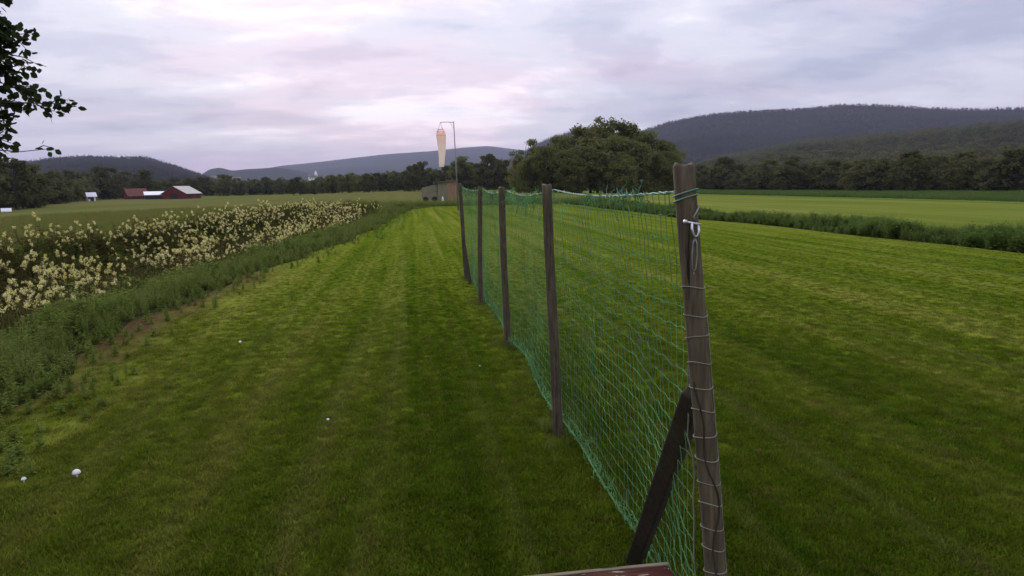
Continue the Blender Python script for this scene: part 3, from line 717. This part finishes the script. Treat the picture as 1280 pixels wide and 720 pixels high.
# ------------------------------------------------------------------ net fence
FX = 1.0
POSTS = [((0.975, 1.92), (0.815, 1.985), 1.94, .0335), ((1.01, 4.83), (0.945, 4.80), 1.88, .036), ((1.03, 7.75), (0.997, 7.75), 1.85, .037), ((1.00, 10.67), (1.03, 10.67), 1.85, .037), ((1.00, 13.60), (0.907, 13.58), 1.90, .038)]
fence = empty('net_fence', (FX, 1.92, 0)); tag(fence, 'green net fence on weathered wooden posts across the mown grass', 'fence')
def post_at(i, z):
    (bx, by), (tx, ty), h, r_ = POSTS[i]; u = z/h; return Vector((bx+(tx-bx)*u+.006*math.sin(z*2.3+i), by+(ty-by)*u, z))
def under(o, parent):          # keep world coordinates under a parent with an offset
    o.parent = parent; o.matrix_parent_inverse = Matrix.Translation(parent.location).inverted(); return o
for i, ((bx, by), (tx, ty), h, r_) in enumerate(POSTS):
    random.seed(700+i); m = MB(); seg = 18; nz = 26
    off = [random.uniform(-.03, .03) for _ in range(seg)]
    for j in range(nz+1):
        z = -.25+(h+.25)*j/nz; c = post_at(i, z)
        for k in range(seg):
            a = 2*math.pi*k/seg; rr = r_*(1+off[k]+.03*noise.noise(Vector((math.cos(a)*2, math.sin(a)*2, z*2.5+i*7))))*(1.04-.05*j/nz)
            m.v.append((c.x+rr*math.cos(a)-bx, c.y+rr*math.sin(a)-by, z))
    for j in range(nz):
        for k in range(seg):
            k2 = (k+1) % seg; m.f.append((j*seg+k, j*seg+k2, (j+1)*seg+k2, (j+1)*seg+k))
    b = len(m.v); c = post_at(i, h)
    for k in range(seg):
        a = 2*math.pi*k/seg; m.v.append((c.x-bx+r_*.80*math.cos(a), c.y-by+r_*.80*math.sin(a), h+.008+.006*math.cos(a*2+i)))
    for k in range(seg):
        k2 = (k+1) % seg; m.f.append((nz*seg+k, nz*seg+k2, b+k2, b+k))
    m.f.append(tuple(b+k for k in range(seg)))
    o = m.build('post', M['post'], None, True); o.location = (bx, by, 0); under(o, fence)
    if i == 0: o['label'] = 'stout post laced with pale twine, metal shackle near its top'
def brace(p0, p1, w, name='brace'):
    p0 = Vector(p0); p1 = Vector(p1); d = (p1-p0); L = d.length; d.normalize()
    m = MB(); pts = [p0.lerp(p1, i/10)-p0 for i in range(11)]
    m.tube(pts, [w*(1+.02*math.sin(i*1.7)) for i in range(11)], 4, jitter=.02)
    o = m.build(name, M['brace'], None); bv = o.modifiers.new('bevel', 'BEVEL'); bv.width = .008; bv.segments = 2; o.location = p0; return under(o, fence)
brace((1.045, 3.16, -.12), (0.880, 2.02, 1.22), .050)
brace((1.03, 12.88, -.1), (0.945, 13.50, .80), .040)
# stakes that hold the brace feet
for (x, y, a, hh) in ((1.135, 3.26, .06, .08), (1.09, 12.86, .05, .13)):
    m = MB(); Mx = Matrix.Rotation(a, 4, 'Y'); m.box((-.018, -.022, -.12), (.018, .022, hh), Mx); m.box((-.013, -.017, hh), (.013, .017, hh+.012), Mx)
    o = m.build('stake', M['stub'], None); o.location = (x, y, 0); under(o, fence)

# net: square mesh of knotted cord, slack between posts
ROWS = 23; MESH = .073
NETY0, NETY1 = 2.04, 13.58
def rope_top(y):
    ys = [2.04, 4.81, 7.75, 10.67, 13.58]; zs = [1.865, 1.85, 1.82, 1.82, 1.84]; xs = [.812, .995, 1.045, 1.075, .955]
    z = np.interp(y, ys, zs); x = np.interp(y, ys, xs)
    for a, b in zip(ys, ys[1:]):
        if a <= y <= b: z -= (.05 if a > 3 else .028)*math.sin(math.pi*(y-a)/(b-a))
    return x, z
def rope_bot(y):
    ys = [2.04, 3.1, 4.81, 7.75, 10.67, 13.58]; zs = [.13, .07, .10, .09, .10, .12]; xs = [.955, 1.09, 1.065, 1.085, 1.06, 1.05]
    return np.interp(y, ys, xs)+.02*math.sin(y*3), np.interp(y, ys, zs)+.03*math.sin(y*2.1)
def net_pt(y, v, k=0):
    """v 0 at top rope, 1 at bottom rope"""
    xt, zt = rope_top(y); xb, zb = rope_bot(y)
    z = zt+(zb-zt)*v; x = xt+(xb-xt)*v
    span = ((y-1.97) % 2.903)/2.903
    belly = math.sin(math.pi*span)*math.sin(math.pi*v)
    nx = noise.noise(Vector((y*2.2, v*4, 1.5))); nz = noise.noise(Vector((y*1.6, v*5, 8.5))); ny = noise.noise(Vector((y*1.9, v*3.5, 15.5)))
    fade = math.sin(math.pi*min(1, max(0, v)))**.5
    return Vector((x+.035*belly+0.016*nx*fade, y+.016*ny*fade, z+.014*nz*fade-.05*belly*(1-v)))
random.seed(31)
ncol = int((NETY1-NETY0)/.066)
colY = [NETY0+(NETY1-NETY0)*i/ncol for i in range(ncol+1)]
# rows: widely spaced up high, gathering towards the ground where the net bunches
vs = [(i/ROWS)**1.0 for i in range(ROWS+1)]
vs = [v-0.05*math.sin(math.pi*v)*v for v in vs]
grid = [[net_pt(y, v)+Vector((random.gauss(0, .003), random.gauss(0, .0035), random.gauss(0, .003))) for v in vs] for y in colY]
spans = [0]+[int(round((yy-NETY0)/(NETY1-NETY0)*ncol)) for yy in (4.81, 7.75, 10.67)]+[ncol]
rc = .00148
for s in range(4):
    m = MB(); i0, i1 = spans[s], spans[s+1]; rr = rc*(1, 1.15, 1.3, 1.4)[s]
    for i in range(i0, i1+1):
        if s and i == i0: continue
        pts = []
        for j in range(ROWS+1):
            pts.append(grid[i][j])
        m.tube(pts, rr, 3, cap=False)
    for j in range(ROWS+1):
        m.tube([grid[i][j]+Vector((0, 0, (.004 if i % 2 else -.004))) for i in range(i0, i1+1)], rr, 3, cap=False)
    if s == 0:                                    # knots one can see close by
        for i in range(i0, min(i1, i0+30)):
            for j in range(1, ROWS):
                p = grid[i][j]; m.tube([p+Vector((0, -.003, -.003)), p+Vector((0, .003, .003))], .0028, 4)
    o = m.build('net_panel', M['net'], None); o.location = (0, 0, 0); under(o, fence); o['kind'] = 'stuff'
# ropes
def rope(name, fn, mat, r_):
    m = MB(); ys = np.linspace(NETY0-.05, NETY1+.02, 200)
    for ph in (0, math.pi):
        pts = []
        for y in ys:
            x, z = fn(min(max(y, NETY0), NETY1)); pts.append((x+.0035*math.cos(y*70+ph), y, z+.0035*math.sin(y*70+ph)))
        m.tube(pts, r_, 4)
    return under(m.build(name, mat, None, True), fence)
rope('top_rope', rope_top, M['rope'], .0030); rope('bottom_rope', rope_bot, M['net'], .0050)
# bunched net tangled on the head rope and along the ground
random.seed(91)
def tangle(name, y0, y1, n, fn, up, amp, mat, r_=.0017):
    m = MB()
    for _ in range(n):
        y = random.uniform(y0, y1); x, z = fn(min(max(y, NETY0), NETY1)); p = Vector((x, y, z)); pts = [p]
        for k in range(random.randint(3, 6)):
            p = p+Vector((random.gauss(0, amp*.5), random.gauss(0, amp*1.2), random.gauss(up, amp))); pts.append(p)
        m.tube(pts, r_, 3, cap=False)
    o = under(m.build(name, mat, None), fence); o['kind'] = 'stuff'
tangle('net_tangle', 2.4, 3.7, 80, rope_top, -.006, .012, M['net'])
tangle('net_tangle', 2.5, 3.1, 16, rope_top, .002, .012, M['rope'])
tangle('net_tangle', 4.9, 13.5, 420, rope_top, -.022, .028, M['net'], .0022)
tangle('net_tangle', 2.2, 7.6, 330, rope_bot, .012, .022, M['net'], .0022)
tangle('net_tangle', 7.6, 13.5, 220, rope_bot, .014, .028, M['net'], .0028)
# twine laced round the stout post, and the net's selvedge cord beside it
m = MB(); pts = []
zz = np.linspace(.10, 1.50, 500)
for z in zz:
    c = post_at(0, z); a = -2*math.pi*z/.078
    tiltz = .006*math.sin(a)
    pts.append((c.x+.0358*math.cos(a), c.y+.0358*math.sin(a), z+tiltz))
m2 = MB()
for t_ in range(20):                                # separate turns, each slightly uneven
    z0 = .10+t_*.0775+random.uniform(-.006, .006); ring = []
    tl = random.uniform(-.012, .012); ph = random.uniform(0, 6.28)
    for k in range(21):
        a = 2*math.pi*k/20; c = post_at(0, z0); ring.append((c.x+.0358*math.cos(a), c.y+.0358*math.sin(a), z0+tl*math.sin(a+ph)+.004*math.sin(2*a)))
    m2.tube(ring, .0019, 5, cap=False)
pts2 = []
for z in np.linspace(.02, 1.50, 40):
    c = post_at(0, z); pts2.append((c.x+.035*math.cos(-.35), c.y+.035*math.sin(-.35), z))
m2.tube(pts2, .0019, 5)
o = under(m2.build('lacing', M['twine'], None, True), fence); o['kind'] = 'stuff'
m = MB(); pts = []
for z in np.linspace(.1, 1.28, 60):
    c = post_at(0, z); a = -1.9+.5*math.sin(z*9)+.3*math.sin(z*23); pts.append((c.x+.0365*math.cos(a), c.y+.0365*math.sin(a), z))
m.tube(pts, .003, 5); under(m.build('loose_cord', M['brace'], None, True), fence)
m = MB(); m.tube([grid[0][j] for j in range(ROWS+1)], .0026, 5); under(m.build('edge_cord', M['twine'], None, True), fence)
# turns of head rope round the post, shackle and hanging wire loop
m = MB()
for z0 in (1.862, 1.846):
    ring = []
    for k in range(25):
        a = 2*math.pi*k/24; c = post_at(0, z0); ring.append((c.x+.0358*math.cos(a), c.y+.0358*math.sin(a), z0+.012*math.sin(a+2.2)))
    m.tube(ring, .0022, 6, cap=False)
under(m.build('rope_turn', M['rope'], None, True), fence)
c = post_at(0, 1.76); fx, fy = c.x-.004, c.y-.042
m = MB(); U = [(-.016, .03), (-.017, .0), (-.012, -.022), (0, -.032), (.012, -.022), (.017, 0), (.016, .03)]
k = .62
m.tube([(fx+.008+u*k, fy-.003*(i % 3), 1.752+w*k-u*.25) for i, (u, w) in enumerate(U)], .0042, 8)
m.tube([(fx-.022, fy, 1.778), (fx+.026, fy, 1.768)], .0034, 8); m.tube([(fx-.027, fy, 1.779), (fx-.018, fy, 1.777)], .0065, 8)
o = under(m.build('shackle', M['steel'], None, True), fence)
m = MB(); m.tube([(fx+.012, fy+.004, 1.776), (fx+.004, fy+.002, 1.792), (fx+.014, fy+.004, 1.806), (fx+.022, fy+.008, 1.822)], .003, 6)
under(m.build('wire_link', M['greysteel'], None, True), fence)
m = MB()
loop = [(.012, 1.73), (.019, 1.71), (.021, 1.67), (.018, 1.635), (.012, 1.628), (.006, 1.635), (.005, 1.67), (.007, 1.71), (.012, 1.73)]
m.tube([(fx+x-.002, fy+.005, z) for x, z in loop], .0026, 6); m.tube([(fx+.010, fy+.006, 1.63), (fx+.014, fy+.009, 1.58), (fx+.03, fy+.014, 1.572)], .002, 6)
under(m.build('wire_loop', M['greysteel'], None, True), fence)

pp = []
for (bx, by), _t, _h, _r in POSTS[1:]:
    for k in range(26):
        a = random.uniform(0, 6.28); q = .05+abs(random.gauss(0, .09)); pp.append((bx+q*math.cos(a), by+q*math.sin(a)*1.6, 0))
scatter('post_grass', np.array(pp), [tuft('edge_%d' % i, 14, .09, .004, .04, .7, M['tallgrass'], 1290+i) for i in range(3)], RNG.uniform(.5, 1.2, len(pp)), tilt=.2)

# ------------------------------------------------------------------ low bench beside the fence
bench = empty('wooden_bench', (.45, 2.36, 0)); tag(bench, 'low bench of peeling red-brown boards beside the stout fence post', 'bench')
bh = .306
for k, (y0, y1) in enumerate(((-.17, -.063), (-.055, .052), (.06, .158))):
    m = MB(); nx_ = 8
    m.box((-.62, y0, bh-.032), (.555-.006*k, y1, bh+.002*k))
    o = m.build('board', M['bench'], bench)
    bv = o.modifiers.new('bevel', 'BEVEL'); bv.width = .004; bv.segments = 2
for sx in (-.5, .42):
    m = MB(); m.box((sx-.025, -.14, bh-.11), (sx+.025, .14, bh-.033)); m.build('cross_bar', M['brace'], bench)
    for sy in (-.12, .12):
        m = MB(); m.box((sx-.03, sy-.03, -.05), (sx+.03, sy+.03, bh-.112)); m.build('leg', M['brace'], bench)
m = MB(); m.box((-.62, .162, bh-.075), (.55, .180, bh+.006)); m.build('edge_board', wood_mat('pale_edge', (.10, .08, .05), (.27, .22, .15), (4, 40, 40)), bench)

# ------------------------------------------------------------------ windsock and mast
mast = empty('windsock_mast', (3.22, 50, 0)); tag(mast, 'thin grey steel mast standing behind the end of the net fence', 'mast')
m = MB(); m.tube([(0, 0, -.3), (-.08, 0, 3.2), (-.16, 0, 6.34)], [.05, .045, .032], 8); m.build('pole', M['greysteel'], mast, True)
m = MB(); m.tube([(-.16, 0, 6.28), (-.62, 0, 6.30), (-1.12, 0, 6.28)], .022, 6); m.build('arm', M['greysteel'], mast, True)
m = MB(); m.tube([(-.18, 0, 5.9), (-.45, 0, 6.28)], .012, 5); m.build('arm_strut', M['greysteel'], mast, True)
sock = empty('windsock', (2.10, 50, 3.15)); tag(sock, 'limp white and orange windsock hanging straight down from the mast arm', 'windsock')
def sock_mat():
    m = bpy.data.materials.new('sock_cloth'); m.use_nodes = True; t = m.node_tree; t.nodes.clear()
    o = N(t, 'ShaderNodeTexCoord').outputs['Object']; s = N(t, 'ShaderNodeSeparateXYZ'); t.links.new(o, s.inputs[0])
    r = ramp(t, [(0.0, (.93, .84, .78)), (.60, (.93, .78, .73)), (.80, (.90, .56, .46)), (.84, (.93, .82, .77)), (.89, (.90, .58, .50)), (.93, (.92, .78, .74))], 'CONSTANT')
    t.links.new(mth(t, 'DIVIDE', s.outputs[2], 2.7), r.inputs[0])
    d = N(t, 'ShaderNodeBsdfDiffuse'); t.links.new(r.outputs[0], d.inputs[0]); tr = N(t, 'ShaderNodeBsdfTranslucent'); t.links.new(r.outputs[0], tr.inputs[0])
    mx = N(t, 'ShaderNodeMixShader'); mx.inputs[0].default_value = .65; t.links.new(d.outputs[0], mx.inputs[1]); t.links.new(tr.outputs[0], mx.inputs[2])
    oo = N(t, 'ShaderNodeOutputMaterial'); t.links.new(mx.outputs[0], oo.inputs[0])
    return m
m = MB(); seg = 20; nz = 26
for j in range(nz+1):
    u = j/nz; z = 2.62*u; rr = (.17+.18*min(1, u*1.2))*(1-.38*max(0, (u-.86)/.14)**1.5)+.010*math.sin(u*34)*(u > .5)
    for k in range(seg):
        a = 2*math.pi*k/seg; f_ = 1+.10*math.sin(5*a+u*3)*(1-u)+.05*math.sin(9*a-u*5)*(1-u)
        m.v.append((rr*f_*math.cos(a)+.05*math.sin(u*3), rr*f_*.8*math.sin(a), z))
for j in range(nz):
    for k in range(seg):
        k2 = (k+1) % seg; m.f.append((j*seg+k, j*seg+k2, (j+1)*seg+k2, (j+1)*seg+k))
sk = m.build('sock', sock_mat(), sock, True)
m = MB(); ring = [(.22*math.cos(2*math.pi*k/20)+.007, .18*math.sin(2*math.pi*k/20), 2.63) for k in range(21)]; m.tube(ring, .016, 6, cap=False); m.build('hoop', M['greysteel'], sock, True)
for k in range(4):
    m = MB(); a = math.pi/4+k*math.pi/2; m.tube([(.22*math.cos(a), .18*math.sin(a), 2.63), (.01, 0, 3.12)], .012, 4); m.build('bridle', M['twine'], sock)

# ------------------------------------------------------------------ shed at the end of the runway
def plank_mat(nm, a, b_): return wood_mat(nm, a, b_, (14, 14, 1.2), .9, False)
M['shedgreen'] = simple('olive_tarpaulin', (.19, .185, .115), .8, 0, .2, 1.4)
M['shedwood'] = plank_mat('shed_boards', (.20, .135, .075), (.36, .25, .15))
M['shedroof'] = simple('moss_roof', (.10, .10, .075), .9, 0, .3, 2)
sx0, sy0 = 1.0, 76.0; hz = float(H(2, 76))
shed = empty('shed', (4.05, sy0, hz)); tag(shed, 'small wooden shed with a low pitched roof at the end of the runway', 'shed')
m = MB(); m.box((-1.35, 0, -.1), (.72, 2.6, 2.05)); m.build('wall', M['shedgreen'], shed)
for k in range(7):
    m = MB(); x = -.32+k*.148; m.box((x, -.03, 0), (x+.138, -.004, 2.04)); m.build('plank', M['shedwood'], shed)
m = MB(); v = [(-1.75, -.25, 2.02), (.95, -.25, 2.36), (.95, 2.85, 2.36), (-1.75, 2.85, 2.02)]
m.v = v+[(a, b, c+.09) for a, b, c in v]; m.f = [(3, 2, 1, 0), (4, 5, 6, 7), (0, 1, 5, 4), (1, 2, 6, 5), (2, 3, 7, 6), (3, 0, 4, 7)]; m.build('roof', M['shedroof'], shed)
m = MB(); m.v = [(-1.34, .02, 2.05), (.71, .02, 2.05), (.71, .02, 2.33), (-1.34, .02, 2.07), (-1.34, 2.58, 2.05), (.71, 2.58, 2.05), (.71, 2.58, 2.33), (-1.34, 2.58, 2.07)]
m.f = [(0, 1, 2, 3), (7, 6, 5, 4), (1, 5, 6, 2), (0, 3, 7, 4)]; m.build('gable', M['shedwood'], shed)
lean = empty('covered_trailer', (1.85, sy0+.2, hz)); tag(lean, 'low trailer under an olive tarpaulin parked against the shed', 'trailer')
m = MB(); prof = [(-.95, .35), (-.97, 1.35), (-.80, 1.62), (-.1, 1.72), (.82, 1.98), (.83, .35)]
nv = 7
for j in range(nv):
    y = 1.9*j/(nv-1)
    for (x, z) in prof: m.v.append((x+.03*math.sin(j*2+z*3), y, z-(.10*math.sin(j*1.9)**2 if z > 1 else 0)))
for j in range(nv-1):
    for k in range(len(prof)-1):
        a = j*len(prof)+k; m.f.append((a, a+1, a+1+len(prof), a+len(prof)))
m.f.append(tuple(range(len(prof)))); m.f.append(tuple(reversed(range((nv-1)*len(prof), nv*len(prof))))); m.build('tarpaulin', M['shedgreen'], lean)
for x in (-.5, .45):
    m = MB(); ring = [(x, -.02+.0, .3)]; m.tube([(x, -.06, .30), (x, .12, .30)], .30, 16); m.build('wheel', simple('tyre%.1f' % x, (.02, .02, .02)), lean, True)
m = MB(); m.box((-.93, .05, .26), (.8, 1.85, .345)); m.build('chassis', M['greysteel'], lean)
bollard = empty('marker_cone', (3.05, 72.5, float(H(3, 72.5)))); tag(bollard, 'small white marker cone on the grass before the shed', 'cone')
m = MB(); m.tube([(0, 0, .03), (0, 0, .2), (0, 0, .62), (0, 0, .66)], [.15, .12, .05, .03], 12); m.build('cone', simple('white_plastic', (.75, .75, .72), .5, 0, .08), bollard, True)
m = MB(); m.box((-.2, -.2, -.01), (.2, .2, .03)); m.build('foot', simple('white_plastic_base', (.65, .65, .62), .5, 0, .08), bollard)

# ------------------------------------------------------------------ farm buildings and church beyond the crop field
M['redwall'] = simple('falu_red_boards', (.13, .024, .024), .8, 0, .25, .6); M['roofgrey'] = simple('grey_sheet_roof', (.16, .155, .17), .6, 0, .15, .3)
M['whitewall'] = simple('white_boards', (.78, .78, .76), .7, 0, .08, .4); M['whiteroof'] = simple('white_metal_roof', (.78, .78, .82), .5, 0, .06, .3)
M['redroof'] = simple('red_tile_roof', (.14, .055, .045), .8, 0, .2, .5); M['dark'] = simple('dark_opening', (.02, .02, .022), .5, 0, .1)
def house(name, label, az, d, w, dp, hw, hr, wallm, roofm, rot, wins=(), zoff=0.0, door=True):
    x, y = polar(az, d); e = empty(name, (x, y, float(H(x, y))+zoff), R(-az)+R(rot)); tag(e, label, 'building')
    m = MB(); m.box((-w/2, -dp/2, -1.5), (w/2, dp/2, hw))
    n = len(m.v); m.v += [(-w/2, -dp/2, hw), (-w/2, dp/2, hw), (-w/2, 0, hw+hr), (w/2, -dp/2, hw), (w/2, dp/2, hw), (w/2, 0, hw+hr)]; m.f += [(n, n+2, n+1), (n+3, n+4, n+5)]
    m.build('wall', wallm, e)
    for s in (-1, 1):
        m = MB(); t_ = .18; o_ = .5
        a = [(-w/2-o_, s*(dp/2+o_), hw-o_*hr/(dp/2)), (w/2+o_, s*(dp/2+o_), hw-o_*hr/(dp/2)), (w/2+o_, 0, hw+hr), (-w/2-o_, 0, hw+hr)]
        a = [(p[0], p[1], p[2]+.02) for p in a]; m.v = a+[(p[0], p[1], p[2]+t_) for p in a]
        m.f = [(3, 2, 1, 0), (4, 5, 6, 7), (0, 1, 5, 4), (1, 2, 6, 5), (2, 3, 7, 6), (3, 0, 4, 7)]; m.build('roof', roofm, e)
    for (side, u, z, ww, hh) in wins:
        m = MB()
        if side == 'f': m.box((u-ww/2, -dp/2-.05, z), (u+ww/2, -dp/2-.01, z+hh))
        else:
            sg = -1 if side == 'l' else 1
            lo = min(sg*(w/2+.01), sg*(w/2+.05)); m.box((lo, u-ww/2, z), (lo+.04, u+ww/2, z+hh))
        m.build('window', M['dark'], e)
    if door:
        m = MB(); m.box((-.55, -dp/2-.06, 0), (.55, -dp/2-.01, 2.1)); m.build('door', M['dark'], e)
    return e
house('barn', 'large red barn with a grey roof and gable end behind the crop field', -17.5, 300, 11.5, 9.5, 2.8, 2.7, M['redwall'], M['roofgrey'], 62, (('l', 0, .2, 3.0, 2.6), ('f', -3, 1.2, 1.2, 1.0), ('f', 3, 1.2, 1.2, 1.0)), -.8, False)
house('low_barn', 'long low farm building with a white roof beside the red barn', -19.15, 305, 8.5, 6, 1.9, 1.1, M['dark'], M['whiteroof'], 4, (('f', 2, .6, 1, 1),), -.2, False)
house('farmhouse', 'small dark red house with a tiled roof left of the white roofed building', -20.55, 320, 7.5, 6, 2.4, 2.6, M['redwall'], M['redroof'], 20, (('f', -2, 1.0, .9, 1.1), ('f', 2, 1.0, .9, 1.1)), -.9)
house('white_house', 'small white gabled house before the wood below the low hill', -23.35, 290, 2.3, 3, 2.0, 1.1, M['whitewall'], M['whiteroof'], 10, (('f', -.9, 1.0, .7, .9),), -.2)
house('garden_hut', 'tiny white hut at the edge of the crop field', -28.3, 150, .55, .6, .35, .18, M['whitewall'], M['whiteroof'], 0, (), 0, False)
x, y = polar(-7.95, 620)
ch = house('church', 'white church with a pointed steeple standing above the far trees', -7.95, 620, 6.5, 4.0, 2.8, 1.6, M['whitewall'], M['roofgrey'], 8, (('f', -1.8, .8, .6, 1.3), ('f', 0, .8, .6, 1.3), ('f', 1.8, .8, .6, 1.3)), 9.6, False)
m = MB(); m.box((2.0, -1.2, 0), (4.2, 1.2, 5.0)); tw = m.build('tower', M['whitewall'], ch)
m = MB(); m.v = [(1.9, -1.3, 5.0), (4.3, -1.3, 5.0), (4.3, 1.3, 5.0), (1.9, 1.3, 5.0), (3.1, 0, 8.2)]; m.f = [(0, 1, 4), (1, 2, 4), (2, 3, 4), (3, 0, 4), (3, 2, 1, 0)]; m.build('steeple', M['whitewall'], ch)
# knoll that carries the church
kv = []; kf = []
for j in range(9):
    for i in range(24):
        a = 2*math.pi*i/24; r_ = 12+j*13; kv.append((x+r_*math.cos(a), y+r_*math.sin(a)+20, -2.2+9.6*float(ss(1-j/8))))
for j in range(8):
    for i in range(24): kf.append((j*24+i, (j+1)*24+i, (j+1)*24+(i+1) % 24, j*24+(i+1) % 24))
kf.append(tuple(range(24))); tag(mesh_obj('church_knoll', kv, kf, M['ground'], smooth=True), kind='structure')

# ------------------------------------------------------------------ white mushrooms on the turf
for (x, y, s, lab) in ((-2.30, 4.68, 1.15, 'larger white mushroom of the pair in the dark turf near the weeds'), (-2.62, 4.67, .7, 'smaller white mushroom of the pair in the dark turf near the weeds'),
                       (-2.18, 8.57, .8, 'lone white mushroom on the turf near the bare earth strip'), (-.76, 5.49, .55, 'tiny white mushroom alone in the middle of the mown strip'),
                       (.62, 6.9, .4, 'white speck of a mushroom in the turf beside the net fence posts')):
    e = empty('mushroom', (x, y, 0)); e.scale = (s, s, s); tag(e, lab, 'mushroom')
    m = MB(); m.tube([(0, 0, -.01), (.002, 0, .03)], [.007, .006], 8); m.build('stem', M['whitewall'], e, True)
    m = MB(); prof = [(.021, .028), (.023, .034), (.019, .044), (.010, .051), (.001, .053)]
    m.tube([(0, 0, z) for r_, z in prof], [r_ for r_, z in prof], 12); m.build('cap', M['whitewall'], e, True)

# ------------------------------------------------------------------ haze over the valley
m = MB(); m.box((-11500, -3500, -8), (11500, 12500, 520))
hz_o = m.build('haze', None); hm = bpy.data.materials.new('valley_haze'); hm.use_nodes = True; t = hm.node_tree; t.nodes.clear()
pv = N(t, 'ShaderNodeVolumePrincipled'); pv.inputs['Color'].default_value = (.66, .67, .93, 1); pv.inputs['Density'].default_value = 0.000085; pv.inputs['Anisotropy'].default_value = 0.0
o = N(t, 'ShaderNodeOutputMaterial'); t.links.new(pv.outputs[0], o.inputs['Volume']); hz_o.data.materials.append(hm); hz_o['kind'] = 'stuff'
